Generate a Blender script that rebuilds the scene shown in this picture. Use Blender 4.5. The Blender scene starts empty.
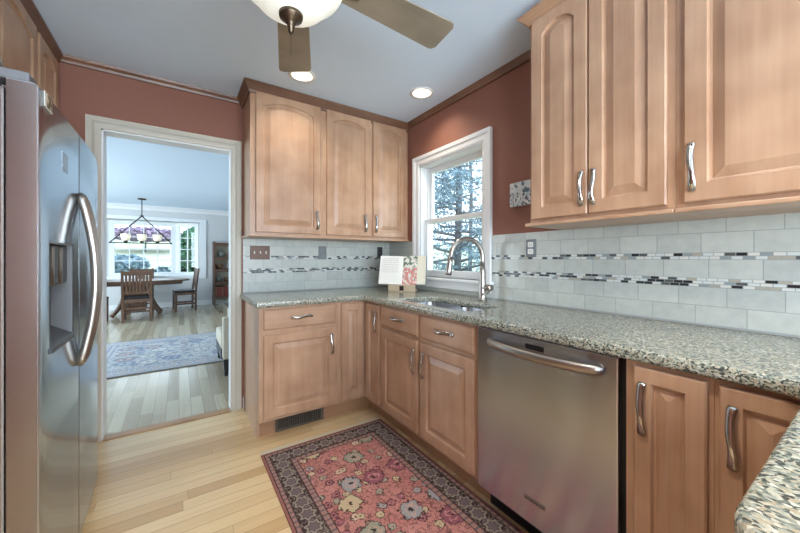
import bpy, bmesh, math, random
from mathutils import Vector, Matrix
random.seed(7)
PI = math.pi
C = bpy.context.scene.collection
sc = bpy.context.scene

# ---------------------------------------------------------------- camera, world, lights, exposure
cam_d = bpy.data.cameras.new('camera')
cam_d.sensor_width = 36.0
cam_d.lens = 331.0 / 800.0 * 36.0
cam_d.shift_y = -7.65 / 800.0
cam_d.clip_start = 0.02
cam = bpy.data.objects.new('camera', cam_d)
cam.location = (0, 0, 1.193)
cam.rotation_euler = (PI / 2, 0, -0.589)
C.objects.link(cam)
sc.camera = cam

world = bpy.data.worlds.new('sky')
sc.world = world
world.use_nodes = True
bg = world.node_tree.nodes['Background']
bg.inputs[0].default_value = (0.70, 0.86, 1.0, 1)
bg.inputs[1].default_value = 2.8

def area_light(name, loc, rot, sx, sy, power, color, portal=False):
    d = bpy.data.lights.new(name, 'AREA')
    d.shape = 'RECTANGLE'; d.size = sx; d.size_y = sy
    d.energy = power; d.color = color
    if portal: d.cycles.is_portal = True
    o = bpy.data.objects.new(name, d)
    o.location = loc; o.rotation_euler = rot
    C.objects.link(o)
    return o
DAY = (0.72, 0.87, 1.0)
# unseen fill lights added behind the camera and by the dining room's left wall
area_light('patio_fill_light', (0.43, -3.16, 1.25), (PI / 2 + 0.8, 0, 0), 2.3, 2.0, 185, (0.74, 0.87, 1.0))  # added fill, tilted upward to brighten the ceiling
area_light('left_fill_light', (-0.99, -2.35, 1.5), (0, -PI / 2 - 0.3, 0), 1.1, 1.2, 85, (0.76, 0.88, 1.0))  # added soft fill from the left, behind the camera
area_light('dining_fill_light', (-3.93, 6.6, 1.4), (0, -PI / 2, 0), 1.6, 3.4, 215, DAY)  # added fill; no window is built in this wall
area_light('kitchen_window_portal', (2.0, 2.01, 1.54), (0, PI / 2, 0), 1.1, 0.9, 1, DAY, True)
area_light('bay_window_portal', (-0.72, 10.75, 1.45), (-PI / 2, 0, 0), 2.6, 1.4, 1, DAY, True)

sc.view_settings.view_transform = 'Standard'
sc.view_settings.look = 'None'
sc.view_settings.exposure = 0.42
sc.view_settings.gamma = 1.0
sc.view_settings.use_curve_mapping = False

# ---------------------------------------------------------------- materials
def lin(c):
    c = c / 255.0
    return c / 12.92 if c <= 0.04045 else ((c + 0.055) / 1.055) ** 2.4
def rgb(r, g, b): return (lin(r), lin(g), lin(b), 1.0)

class NB:
    """small node builder"""
    def __init__(s, name, rough=0.5, metal=0.0, coat=0.0, spec=0.5):
        s.mat = bpy.data.materials.new(name); s.mat.use_nodes = True
        s.nt = s.mat.node_tree
        s.b = s.nt.nodes['Principled BSDF']
        s.b.inputs['Roughness'].default_value = rough
        s.b.inputs['Metallic'].default_value = metal
        s.b.inputs['Coat Weight'].default_value = coat
        s.b.inputs['Coat Roughness'].default_value = 0.25
        s.b.inputs['Specular IOR Level'].default_value = spec
        s._tc = None
    def put(s, sock, v):
        if isinstance(v, bpy.types.NodeSocket): s.nt.links.new(v, sock)
        elif v is not None: sock.default_value = v
    def m(s, op, a, b=None, c=None):
        n = s.nt.nodes.new('ShaderNodeMath'); n.operation = op
        s.put(n.inputs[0], a); s.put(n.inputs[1], b); s.put(n.inputs[2], c)
        return n.outputs[0]
    def add(s, a, b): return s.m('ADD', a, b)
    def sub(s, a, b): return s.m('SUBTRACT', a, b)
    def mul(s, a, b): return s.m('MULTIPLY', a, b)
    def lt(s, a, b): return s.m('LESS_THAN', a, b)
    def gt(s, a, b): return s.m('GREATER_THAN', a, b)
    def between(s, x, a, b): return s.mul(s.gt(x, a), s.lt(x, b))
    def mix(s, f, a, b):
        n = s.nt.nodes.new('ShaderNodeMix'); n.data_type = 'RGBA'
        s.put(n.inputs[0], f); s.put(n.inputs[6], a); s.put(n.inputs[7], b)
        return n.outputs[2]
    def mixf(s, f, a, b):
        n = s.nt.nodes.new('ShaderNodeMix'); n.data_type = 'FLOAT'
        s.put(n.inputs[0], f); s.put(n.inputs[2], a); s.put(n.inputs[3], b)
        return n.outputs[0]
    def pos(s):
        if s._tc is None:
            n = s.nt.nodes.new('ShaderNodeTexCoord'); s._tc = n.outputs['Object']
            sp = s.nt.nodes.new('ShaderNodeSeparateXYZ'); s.nt.links.new(s._tc, sp.inputs[0])
            s._xyz = sp.outputs
        return s._tc
    def xyz(s):
        s.pos(); return s._xyz[0], s._xyz[1], s._xyz[2]
    def comb(s, x, y, z=0.0):
        n = s.nt.nodes.new('ShaderNodeCombineXYZ')
        s.put(n.inputs[0], x); s.put(n.inputs[1], y); s.put(n.inputs[2], z)
        return n.outputs[0]
    def vscale(s, v, k):
        n = s.nt.nodes.new('ShaderNodeVectorMath'); n.operation = 'MULTIPLY'
        s.put(n.inputs[0], v); n.inputs[1].default_value = k
        return n.outputs[0]
    def vadd(s, v, w):
        n = s.nt.nodes.new('ShaderNodeVectorMath'); n.operation = 'ADD'
        s.put(n.inputs[0], v); s.put(n.inputs[1], w)
        return n.outputs[0]
    def rnd(s):
        n = s.nt.nodes.new('ShaderNodeObjectInfo'); return n.outputs['Random']
    def noise(s, v, scale, detail=3.0, rough=0.55):
        n = s.nt.nodes.new('ShaderNodeTexNoise')
        s.put(n.inputs['Vector'], v); n.inputs['Scale'].default_value = scale
        n.inputs['Detail'].default_value = detail; n.inputs['Roughness'].default_value = rough
        return n.outputs['Fac']
    def vor(s, v, scale, rand=1.0, feature='F1', dims='3D'):
        n = s.nt.nodes.new('ShaderNodeTexVoronoi'); n.feature = feature; n.voronoi_dimensions = dims
        s.put(n.inputs['Vector'], v); n.inputs['Scale'].default_value = scale
        n.inputs['Randomness'].default_value = rand
        return n.outputs['Distance'], n.outputs['Color']
    def white(s, v):
        n = s.nt.nodes.new('ShaderNodeTexWhiteNoise'); n.noise_dimensions = '3D'
        s.put(n.inputs['Vector'], v)
        return n.outputs['Value']
    def ramp(s, f, stops, const=False):
        n = s.nt.nodes.new('ShaderNodeValToRGB')
        if const: n.color_ramp.interpolation = 'CONSTANT'
        e = n.color_ramp.elements
        while len(e) < len(stops): e.new(0.5)
        for k, (p, c) in enumerate(stops):
            e[k].position = p; e[k].color = c
        s.put(n.inputs[0], f)
        return n.outputs[0]
    def bump(s, h, strength=0.3, dist=0.002):
        n = s.nt.nodes.new('ShaderNodeBump')
        n.inputs['Strength'].default_value = strength; n.inputs['Distance'].default_value = dist
        s.put(n.inputs['Height'], h)
        s.nt.links.new(n.outputs[0], s.b.inputs['Normal'])
    def color(s, c): s.put(s.b.inputs['Base Color'], c)
    def rough(s, r): s.put(s.b.inputs['Roughness'], r)

def plain(name, c, rough=0.5, metal=0.0, coat=0.0, var=0.06, scale=9.0):
    """solid colour with a faint mottling"""
    n = NB(name, rough, metal, coat)
    f = n.noise(n.pos(), scale, 3)
    d = tuple(x * (1 - var) for x in c[:3]) + (1,); e = tuple(min(1, x * (1 + var)) for x in c[:3]) + (1,)
    n.color(n.mix(f, d, e))
    return n.mat

def wood(name, c0, c1, axis=2, rough=0.36, coat=0.15, sc=1.0, var=0.5):
    n = NB(name, rough, 0, coat)
    k = [22.0 * sc] * 3; k[axis] = 1.3 * sc
    r = n.mul(n.rnd(), 37.0)
    v = n.vadd(n.pos(), n.comb(r, r, r))
    g = n.noise(n.vscale(v, tuple(k)), 1.0, 4, 0.6)
    k2 = [90.0 * sc] * 3; k2[axis] = 4.0 * sc
    f = n.noise(n.vscale(v, tuple(k2)), 1.0, 2, 0.5)
    bl = n.noise(v, 5.0 * sc, 2)
    t = n.add(n.add(n.mul(g, var * 0.7), n.mul(f, 0.12)), n.mul(bl, 0.62))
    n.color(n.ramp(t, [(0.33, c0), (0.75, c1)]))
    n.bump(f, 0.08, 0.001)
    return n.mat

def planks(name, along, w, L, stops, rough=0.28):
    n = NB(name, rough, 0, 0.25)
    x, y, z = n.xyz()
    a, b = (x, y) if along == 0 else (y, x)
    row = n.m('FLOOR', n.m('DIVIDE', b, w))
    off = n.mul(n.white(n.comb(row, 3.3)), L)
    ap = n.m('DIVIDE', n.add(a, off), L)
    seg = n.m('FLOOR', ap)
    rv = n.white(n.comb(row, seg, 1.7))
    fb = n.m('FRACT', n.m('DIVIDE', b, w)); fa = n.m('FRACT', ap)
    e = 0.0011 / w
    j = n.m('MAXIMUM', n.m('MAXIMUM', n.lt(fb, e), n.gt(fb, 1 - e)), n.lt(fa, 0.0014 / L))
    gv = n.comb(n.mul(a, 2.2), n.mul(b, 55.0), n.mul(rv, 19.0))
    g = n.noise(gv, 1.0, 4, 0.65)
    t = n.add(n.mul(rv, 0.62), n.mul(g, 0.38))
    col = n.ramp(t, stops)
    n.color(n.mix(n.mul(j, 0.72), col, rgb(92, 66, 42)))
    n.bump(n.sub(1.0, j), 0.2, 0.001)
    return n.mat

def tile_mat(name, ax):
    n = NB(name, 0.33, 0, 0.1)
    x, y, z = n.xyz()
    a = x if ax == 0 else y
    grout = rgb(150, 155, 152)
    col = grout; hgt = 0.0
    W = 0.152; g = 0.0014
    bands = [(0.924, 1.000, 0.010), (1.000, 1.077, 0.066), (1.113, 1.190, 0.12), (1.218, 1.300, 0.144), (1.300, 1.382, 0.068)]
    mott = n.noise(n.comb(a, z, 0.3), 26.0, 4, 0.6)
    for k, (z0, z1, off) in enumerate(bands):
        q = n.m('DIVIDE', n.sub(a, off + 0.0), W)
        f = n.m('FRACT', q)
        mask = n.mul(n.between(z, z0 + g, z1 - g), n.between(f, g / W, 1 - g / W))
        rv = n.white(n.comb(n.m('FLOOR', q), float(k) + 0.5, 2.1))
        t = n.add(n.mul(rv, 0.25), n.mul(mott, 0.6))
        c = n.ramp(t, [(0.1, rgb(164, 168, 162)), (0.5, rgb(184, 188, 180)), (0.85, rgb(200, 201, 191))])
        col = n.mix(mask, col, c); hgt = n.add(hgt, mask)
    for (z0, rows, ph) in ((1.077, 3, 0.0), (1.190, 2, 0.31)):
        h = 0.0123 if rows == 3 else 0.014
        r = n.m('DIVIDE', n.sub(z, z0), h); ri = n.m('FLOOR', r); fr = n.m('FRACT', r)
        q = n.m('DIVIDE', n.add(a, n.mul(ri, 0.0125)), 0.0325); fq = n.m('FRACT', q)
        inb = n.between(z, z0, z0 + rows * h - 0.0005)
        cell = n.mul(n.between(fr, 0.09, 0.93), n.between(fq, 0.04, 0.96))
        mask = n.mul(inb, cell)
        rv = n.white(n.comb(n.m('FLOOR', q), ri, 7.7 + ph))
        c = n.ramp(rv, [(0.0, rgb(30, 32, 34)), (0.17, rgb(84, 86, 84)), (0.26, rgb(140, 150, 150)), (0.40, rgb(166, 160, 144)), (0.48, rgb(198, 203, 198)), (0.72, rgb(206, 206, 196))], True)
        col = n.mix(inb, col, grout); col = n.mix(mask, col, c); hgt = n.add(hgt, n.mul(mask, 0.7))
    n.color(col)
    n.bump(n.add(hgt, n.mul(mott, 0.5)), 0.35, 0.0015)
    return n.mat

def granite_mat():
    n = NB('granite', 0.13, 0, 0.0)
    x, y, z = n.xyz()
    p = n.pos()
    warp = n.vadd(p, n.vscale(n.comb(n.noise(p, 30.0, 2), n.noise(n.vadd(p, (3, 1, 2)), 30.0, 2), 0.0), (0.02, 0.02, 0.0)))
    sv = n.vscale(warp, (1.0, 0.8, 1.0))
    d1, c1 = n.vor(sv, 230.0, 1.0)
    sp = n.nt.nodes.new('ShaderNodeSeparateColor'); n.nt.links.new(c1, sp.inputs[0])
    t = n.add(n.mul(sp.outputs[0], 0.72), n.mul(n.noise(sv, 85.0, 5, 0.75), 0.5))
    col = n.ramp(t, [(0.28, rgb(22, 25, 25)), (0.40, rgb(60, 68, 64)), (0.50, rgb(116, 125, 114)), (0.61, rgb(154, 160, 146)), (0.70, rgb(188, 188, 170)), (0.84, rgb(156, 142, 112)), (0.97, rgb(214, 213, 200))])
    big = n.noise(p, 7.0, 3)
    col = n.mix(n.mul(big, 0.3), col, rgb(150, 156, 148))
    n.color(col)
    return n.mat

def steel_mat(name='brushed_steel', base=(0.50, 0.54, 0.59, 1), axis=2, rough=0.18):
    n = NB(name, rough, 1.0)
    k = [3.0, 3.0, 3.0]; k[axis] = 420.0
    g = n.noise(n.vscale(n.pos(), tuple(k)), 1.0, 2, 0.5)
    n.color(base)
    n.rough(n.add(n.mul(g, 0.06), rough - 0.03))
    n.bump(g, 0.012, 0.0004)
    tg = n.nt.nodes.new('ShaderNodeTangent'); tg.direction_type = 'RADIAL'; tg.axis = 'Z'
    n.nt.links.new(tg.outputs[0], n.b.inputs['Tangent'])
    n.b.inputs['Anisotropic'].default_value = 0.95
    n.b.inputs['Anisotropic Rotation'].default_value = 0.25
    return n.mat

def rug_mat(name, hx, hy, pal, k=1.0):
    """k scales the motifs; pal: edge, line, border, motif a, motif b, guard, field a, field b, medallion stops"""
    n = NB(name, 0.95, 0, 0, 0.1)
    x, y, z = n.xyz()
    wob = n.sub(n.noise(n.pos(), 60.0 / k, 2), 0.5)
    dx = n.sub(hx, n.m('ABSOLUTE', x)); dy = n.sub(hy, n.m('ABSOLUTE', y))
    d = n.add(n.m('MINIMUM', dx, dy), n.mul(wob, 0.006 * k))
    side = n.lt(dx, dy)
    t = n.mixf(side, x, y)
    p2 = n.comb(x, y)
    # field
    big = n.noise(p2, 6.0 / k, 3, 0.6)
    field = n.mix(big, pal['fa'], pal['fb'])
    fine = n.noise(p2, 130.0 / k, 2)
    vn = n.noise(p2, 15.0 / k, 2, 0.5)
    vine = n.m('MAXIMUM', n.lt(n.m('ABSOLUTE', n.sub(vn, 0.5)), 0.014), n.lt(n.m('ABSOLUTE', n.sub(n.noise(n.vadd(p2, (5.0, 3.0, 0.0)), 32.0 / k, 1), 0.5)), 0.02))
    field = n.mix(n.mul(vine, 0.6), field, pal['line'])
    def flowers(base, scale, rand, r0, r1, amp):
        dd, cc = n.vor(p2, scale / k, rand, 'F1', '2D')
        dd = n.add(dd, n.mul(wob, amp))
        sp = n.nt.nodes.new('ShaderNodeSeparateColor'); n.nt.links.new(cc, sp.inputs[0])
        big_ = n.gt(sp.outputs[1], 0.28)
        c = n.ramp(sp.outputs[0], pal['med'], True)
        o = n.mix(n.mul(n.lt(dd, r1), big_), base, pal['line'])
        o = n.mix(n.mul(n.lt(dd, r0), big_), o, c)
        o = n.mix(n.mul(n.lt(dd, r0 * 0.55), big_), o, pal['fb'])
        o = n.mix(n.mul(n.lt(dd, r0 * 0.45), big_), o, c)
        o = n.mix(n.mul(n.lt(dd, r0 * 0.18), big_), o, pal['line'])
        return o
    field = flowers(field, 15.0, 0.85, 0.27, 0.34, 0.6)
    field = flowers(field, 6.0, 0.6, 0.31, 0.355, 0.4)
    # main border
    B0, B1 = 0.040 * k, 0.135 * k
    per = 0.088 * k
    s0 = n.sub(d, (B0 + B1) / 2)
    def motif(shift):
        tt = n.sub(n.mul(n.m('FRACT', n.m('DIVIDE', n.add(t, shift), per)), per), per / 2)
        ang = n.m('ARCTAN2', s0, tt)
        r = n.m('SQRT', n.add(n.mul(s0, s0), n.mul(tt, tt)))
        return n.mul(r, n.add(1.0, n.mul(n.m('SINE', n.mul(ang, 7.0)), 0.16)))
    ra = motif(0.0); rb = motif(per / 2)
    bv = n.noise(p2, 34.0 / k, 2, 0.5)
    bor = n.mix(n.mul(n.lt(n.m('ABSOLUTE', n.sub(bv, 0.5)), 0.03), 0.75), pal['border'], pal['ma'])
    bor = n.mix(n.lt(rb, 0.014 * k), bor, pal['mb'])
    bor = n.mix(n.lt(ra, 0.041 * k), bor, pal['line'])
    bor = n.mix(n.lt(ra, 0.037 * k), bor, pal['ma'])
    bor = n.mix(n.lt(ra, 0.025 * k), bor, pal['line'])
    bor = n.mix(n.lt(ra, 0.022 * k), bor, pal['mb'])
    # guards
    tg = n.m('FRACT', n.m('DIVIDE', t, 0.034 * k))
    gd = n.mix(n.between(tg, 0.3, 0.62), pal['guard'], pal['mb'])
    col = field
    col = n.mix(n.lt(d, 0.172 * k), col, pal['line'])
    col = n.mix(n.lt(d, 0.167 * k), col, gd)
    col = n.mix(n.lt(d, 0.141 * k), col, pal['line'])
    col = n.mix(n.lt(d, B1), col, bor)
    col = n.mix(n.lt(d, B0), col, pal['line'])
    col = n.mix(n.lt(d, 0.036 * k), col, gd)
    col = n.mix(n.lt(d, 0.018 * k), col, pal['line'])
    col = n.mix(n.lt(d, 0.013 * k), col, pal['edge'])
    col = n.mix(n.mul(fine, 0.35), col, n.mix(0.5, col, pal['fb']))
    n.color(col)
    n.bump(n.noise(p2, 400.0, 2), 0.3, 0.002)
    return n.mat

def glass_mat():
    m = bpy.data.materials.new('window_glass'); m.use_nodes = True
    nt = m.node_tree; nt.nodes.clear()
    o = nt.nodes.new('ShaderNodeOutputMaterial'); t = nt.nodes.new('ShaderNodeBsdfTransparent')
    g = nt.nodes.new('ShaderNodeBsdfGlossy'); g.inputs['Roughness'].default_value = 0.02
    f = nt.nodes.new('ShaderNodeMath'); f.operation = 'MULTIPLY_ADD'; f.inputs[1].default_value = 0.5; f.inputs[2].default_value = 0.03; pw = nt.nodes.new('ShaderNodeMath'); pw.operation = 'POWER'; pw.inputs[1].default_value = 5.0; lw = nt.nodes.new('ShaderNodeLayerWeight'); lw.inputs[0].default_value = 0.5; nt.links.new(lw.outputs['Facing'], pw.inputs[0]); nt.links.new(pw.outputs[0], f.inputs[0])
    x = nt.nodes.new('ShaderNodeMixShader')
    nt.links.new(f.outputs[0], x.inputs[0]); nt.links.new(t.outputs[0], x.inputs[1]); nt.links.new(g.outputs[0], x.inputs[2])
    nt.links.new(x.outputs[0], o.inputs[0])
    return m

def emit_mat(name, c, strength, rough=0.4):
    n = NB(name, rough)
    n.color(c)
    n.b.inputs['Emission Color'].default_value = c
    n.b.inputs['Emission Strength'].default_value = strength
    return n.mat

MAPLE0, MAPLE1 = rgb(158, 120, 93), rgb(196, 160, 130)
M = {}
M['maple'] = wood('maple', MAPLE0, MAPLE1)
M['maple_x'] = wood('maple_grain_along_x', MAPLE0, MAPLE1, 0)
M['maple_y'] = wood('maple_grain_along_y', MAPLE0, MAPLE1, 1)
M['crown'] = wood('stained_molding', rgb(96, 66, 50), rgb(126, 90, 68), 0)
M['kick'] = wood('toe_kick_wood', rgb(140, 104, 76), rgb(170, 130, 98), 0)
M['wall_red'] = plain('brick_red_paint', rgb(138, 91, 75), 0.7, var=0.03)
M['wall_cream'] = plain('pale_cream_paint', rgb(206, 206, 205), 0.8, var=0.02)
M['ceiling'] = plain('white_ceiling_paint', rgb(212, 229, 246), 0.85, var=0.015)
M['white_trim'] = plain('white_trim_paint', rgb(230, 232, 232), 0.4, var=0.02)
M['cream_trim'] = plain('cream_trim_paint', rgb(196, 190, 176), 0.4, var=0.02)
M['floor'] = planks('oak_strip_floor', 0, 0.075, 1.15, [(0.1, rgb(188, 152, 106)), (0.4, rgb(210, 178, 130)), (0.7, rgb(226, 200, 154)), (0.95, rgb(198, 164, 118))])
M['floor_d'] = planks('oak_plank_floor', 1, 0.083, 1.3, [(0.1, rgb(146, 132, 108)), (0.4, rgb(172, 158, 132)), (0.7, rgb(192, 180, 154)), (0.95, rgb(160, 146, 120))], 0.16)
M['granite'] = granite_mat()
M['tile_x'] = tile_mat('tile_back_wall', 0)
M['tile_y'] = tile_mat('tile_side_wall', 1)
M['steel'] = steel_mat()
M['steel_y'] = steel_mat('brushed_steel_dishwasher', (0.56, 0.59, 0.66, 1), 2, 0.21)
M['steel_dark'] = steel_mat('dark_steel', (0.30, 0.29, 0.28, 1), 2, 0.3)
M['edge_steel'] = steel_mat('door_edge_steel', (0.27, 0.245, 0.23, 1), 2, 0.2)
M['sink'] = steel_mat('sink_steel', (0.72, 0.74, 0.77, 1), 0, 0.28)
M['nickel'] = plain('satin_nickel', rgb(172, 167, 160), 0.33, 1.0, var=0.03)
M['chrome'] = plain('polished_pewter', rgb(190, 188, 184), 0.16, 1.0, var=0.05, scale=80)
M['pewter'] = plain('pewter_plate', rgb(112, 114, 114), 0.38, 0.85, var=0.1, scale=60)
M['copper'] = plain('aged_copper_plate', rgb(84, 64, 54), 0.4, 0.5, var=0.12, scale=40)
M['black'] = plain('black_plastic', rgb(20, 20, 22), 0.35)
M['darkgrey'] = plain('dark_grey_plastic', rgb(52, 54, 58), 0.4)
M['greyplastic'] = plain('grey_plastic', rgb(110, 114, 118), 0.4)
M['white'] = plain('white_plastic', rgb(222, 222, 216), 0.4)
M['iron'] = plain('dark_iron', rgb(48, 46, 44), 0.5, 0.6)
M['ventmetal'] = plain('brown_vent_metal', rgb(92, 84, 74), 0.5, 0.3)
M['blade'] = wood('fan_blade_wood', rgb(122, 112, 96), rgb(154, 142, 124), 0, 0.42, 0.05)
M['bronze'] = plain('antique_bronze', rgb(96, 84, 70), 0.34, 0.9, var=0.1, scale=30)
M['fanlamp'] = emit_mat('frosted_lamp_glass', (0.86, 0.89, 0.82, 1), 0.40, 0.3)
M['bulb'] = emit_mat('lit_lamp', (1.0, 0.95, 0.85, 1), 14.0)
M['canring'] = plain('white_lamp_ring', rgb(232, 232, 228), 0.4)
M['walnut'] = wood('dark_walnut', rgb(62, 40, 28), rgb(104, 70, 48), 2, 0.4)
M['oakbrown'] = wood('brown_oak_furniture', rgb(72, 48, 34), rgb(110, 77, 54), 2, 0.4)
M['leather'] = plain('black_leather', rgb(24, 22, 24), 0.45)
M['cream_fabric'] = plain('cream_upholstery', rgb(196, 188, 170), 0.9, scale=60)
M['page'] = plain('white_paper', rgb(226, 224, 216), 0.8, var=0.02)
M['glass'] = glass_mat()
M['amber'] = emit_mat('amber_lamp_glass', (0.95, 0.88, 0.68, 1), 0.25)
M['lawn'] = plain('lawn_grass', rgb(168, 176, 150), 0.95, var=0.3, scale=1.2)
M['bark'] = plain('grey_bark', rgb(108, 110, 114), 0.9, var=0.3)
M['fir'] = plain('blue_green_foliage', rgb(132, 156, 168), 0.9, var=0.35, scale=3)
M['leaf'] = plain('green_foliage', rgb(84, 128, 96), 0.9, var=0.4, scale=3)
M['plum'] = plain('purple_foliage', rgb(156, 136, 160), 0.9, var=0.35, scale=3)
M['fringe'] = plain('cream_cotton_fringe', rgb(206, 198, 178), 0.95)
PALR = dict(edge=rgb(140, 92, 84), line=rgb(30, 24, 28), border=rgb(26, 26, 32), ma=rgb(134, 130, 118), mb=rgb(96, 88, 92), guard=rgb(150, 116, 106), fa=rgb(158, 80, 80), fb=rgb(204, 152, 140),
            med=[(0.0, rgb(184, 172, 136)), (0.3, rgb(140, 146, 128)), (0.5, rgb(136, 78, 92)), (0.68, rgb(200, 180, 152)), (0.85, rgb(146, 150, 150))])
PALB = dict(edge=rgb(120, 110, 104), line=rgb(96, 104, 122), border=rgb(142, 154, 176), ma=rgb(196, 192, 184), mb=rgb(176, 164, 160), guard=rgb(178, 180, 184), fa=rgb(160, 168, 178), fb=rgb(206, 202, 194),
            med=[(0.0, rgb(124, 136, 156)), (0.3, rgb(186, 184, 178)), (0.5, rgb(160, 146, 144)), (0.68, rgb(142, 152, 168)), (0.85, rgb(194, 194, 190))])
M['rug_red'] = rug_mat('red_oriental_wool', 0.4175, 0.915, PALR)
M['rug_blue'] = rug_mat('faded_blue_wool', 1.40, 0.89, PALB, 1.6)

# ---------------------------------------------------------------- mesh helpers
def newbm(): return bmesh.new()
def box(bm, lo, hi, bev=0.0, seg=2):
    lo = Vector(lo); hi = Vector(hi)
    vs = [bm.verts.new((x, y, z)) for z in (lo.z, hi.z) for y in (lo.y, hi.y) for x in (lo.x, hi.x)]
    f = [(0, 2, 3, 1), (4, 5, 7, 6), (0, 1, 5, 4), (2, 6, 7, 3), (0, 4, 6, 2), (1, 3, 7, 5)]
    fs = [bm.faces.new([vs[i] for i in q]) for q in f]
    if bev > 0:
        es = list({e for q in fs for e in q.edges})
        bmesh.ops.bevel(bm, geom=es, offset=bev, segments=seg, affect='EDGES', profile=0.5)
    return bm
def prism(bm, pts, axis, a, b):
    """polygon pts (2-D) extruded along axis from a to b; 2-D axes are the remaining two in xyz order"""
    def P(p, t):
        q = [p[0], p[1]]; q.insert(axis, t); return q
    A = [bm.verts.new(P(p, a)) for p in pts]; B = [bm.verts.new(P(p, b)) for p in pts]
    n = len(pts)
    bm.faces.new(A); bm.faces.new(B[::-1])
    for i in range(n):
        bm.faces.new((A[i], B[i], B[(i + 1) % n], A[(i + 1) % n]))
    return bm
def lathe(bm, prof, cen=(0, 0, 0), seg=32, smooth=True):
    rings = []
    for r, z in prof:
        if r < 1e-5: rings.append([bm.verts.new((cen[0], cen[1], cen[2] + z))])
        else: rings.append([bm.verts.new((cen[0] + r * math.cos(2 * PI * k / seg), cen[1] + r * math.sin(2 * PI * k / seg), cen[2] + z)) for k in range(seg)])
    for A, B in zip(rings, rings[1:]):
        for k in range(seg):
            k2 = (k + 1) % seg
            q = [A[k % len(A)], A[k2 % len(A)], B[k2 % len(B)], B[k % len(B)]]
            u = []
            for v in q:
                if v not in u: u.append(v)
            if len(u) > 2:
                f = bm.faces.new(u); f.smooth = smooth
    return bm
def tube(bm, pts, r, seg=10, flat=1.0, side=None):
    """round bar along pts; r number or list; flat squeezes the second cross axis; side = reference vector"""
    pts = [Vector(p) for p in pts]; n = len(pts)
    rr = r if isinstance(r, (list, tuple)) else [r] * n
    ref = Vector(side) if side else None
    rings = []
    for i, p in enumerate(pts):
        t = (pts[min(i + 1, n - 1)] - pts[max(i - 1, 0)]).normalized()
        if ref is None or abs(t.dot(ref.normalized())) > 0.98:
            ref = Vector((0, 0, 1)) if abs(t.z) < 0.9 else Vector((1, 0, 0))
        a = (ref - t * ref.dot(t)).normalized(); b = t.cross(a)
        if side is None: ref = a
        rings.append([bm.verts.new(p + a * rr[i] * math.cos(2 * PI * k / seg) + b * rr[i] * flat * math.sin(2 * PI * k / seg)) for k in range(seg)])
    for A, B in zip(rings, rings[1:]):
        for k in range(seg):
            f = bm.faces.new((A[k], A[(k + 1) % seg], B[(k + 1) % seg], B[k])); f.smooth = True
    bm.faces.new(rings[0][::-1]); bm.faces.new(rings[-1])
    return bm
def sweep(bm, path, prof):
    """profile (out, z) swept along XY path, mitred; out is to the right of travel"""
    n = len(path); P = [Vector((p[0], p[1], 0)) for p in path]
    cols = []
    for i in range(n):
        d0 = (P[i] - P[i - 1]).normalized() if i > 0 else None
        d1 = (P[i + 1] - P[i]).normalized() if i < n - 1 else None
        n0 = Vector((d0.y, -d0.x, 0)) if d0 else None; n1 = Vector((d1.y, -d1.x, 0)) if d1 else None
        if n0 is None: m = n1
        elif n1 is None: m = n0
        else: m = (n0 + n1) / (1 + n0.dot(n1))
        cols.append([bm.verts.new((P[i].x + m.x * o, P[i].y + m.y * o, z)) for o, z in prof])
    k = len(prof)
    for A, B in zip(cols, cols[1:]):
        for j in range(k):
            bm.faces.new((A[j], B[j], B[(j + 1) % k], A[(j + 1) % k]))
    bm.faces.new(cols[0][::-1]); bm.faces.new(cols[-1])
    return bm
def obj(name, bm, mat, parent=None, label=None, smooth=None):
    bmesh.ops.recalc_face_normals(bm, faces=bm.faces[:])
    if parent is not None:
        root = parent
        while root.parent is not None: root = root.parent
        bm.transform(root.matrix_basis.inverted())
    me = bpy.data.meshes.new(name)
    bm.to_mesh(me); bm.free()
    me.materials.append(M[mat] if isinstance(mat, str) else mat)
    o = bpy.data.objects.new(name, me)
    C.objects.link(o)
    if parent is not None: o.parent = parent
    if label: o['label'] = label
    return o
def tag(o, label, cat, group=None, kind=None):
    if label: o['label'] = label
    if cat: o['category'] = cat
    if group: o['group'] = group
    if kind: o['kind'] = kind
    return o
def thing(name, label, cat, loc=(0, 0, 0), rz=0.0, group=None):
    o = bpy.data.objects.new(name, None); C.objects.link(o)
    o.location = loc; o.rotation_euler = (0, 0, rz); o.empty_display_size = 0.1
    o.matrix_basis = Matrix.Translation(loc) @ Matrix.Rotation(rz, 4, 'Z')
    return tag(o, label, cat, group)
def solo(name, bm, mat, label, cat, loc=(0, 0, 0), group=None):
    """a thing that is one mesh, its origin at loc"""
    bm.transform(Matrix.Translation(loc).inverted())
    o = obj(name, bm, mat); o.location = loc
    return tag(o, label, cat, group)
def struct(name, bm, mat, parent=None, label=None):
    o = obj(name, bm, mat, parent)
    if parent is None: o['kind'] = 'structure'
    if label: o['label'] = label
    return o
def dup(root, loc, rz, label=None, group=None):
    r = root.copy(); C.objects.link(r)
    r.location = loc; r.rotation_euler = (0, 0, rz)
    if label: r['label'] = label
    if group: r['group'] = group
    for ch in list(root.children):
        c = ch.copy(); C.objects.link(c); c.parent = r
        for g in list(ch.children):
            d = g.copy(); C.objects.link(d); d.parent = c
    return r
def local(bm, origin, u, n):
    """local (u, v, n) coordinates to the world: v is up"""
    u = Vector(u); n = Vector(n); o = Vector(origin)
    bm.transform(Matrix(((u.x, 0, n.x, o.x), (u.y, 0, n.y, o.y), (u.z, 1, n.z, o.z), (0, 0, 0, 1))))
    return bm

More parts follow.
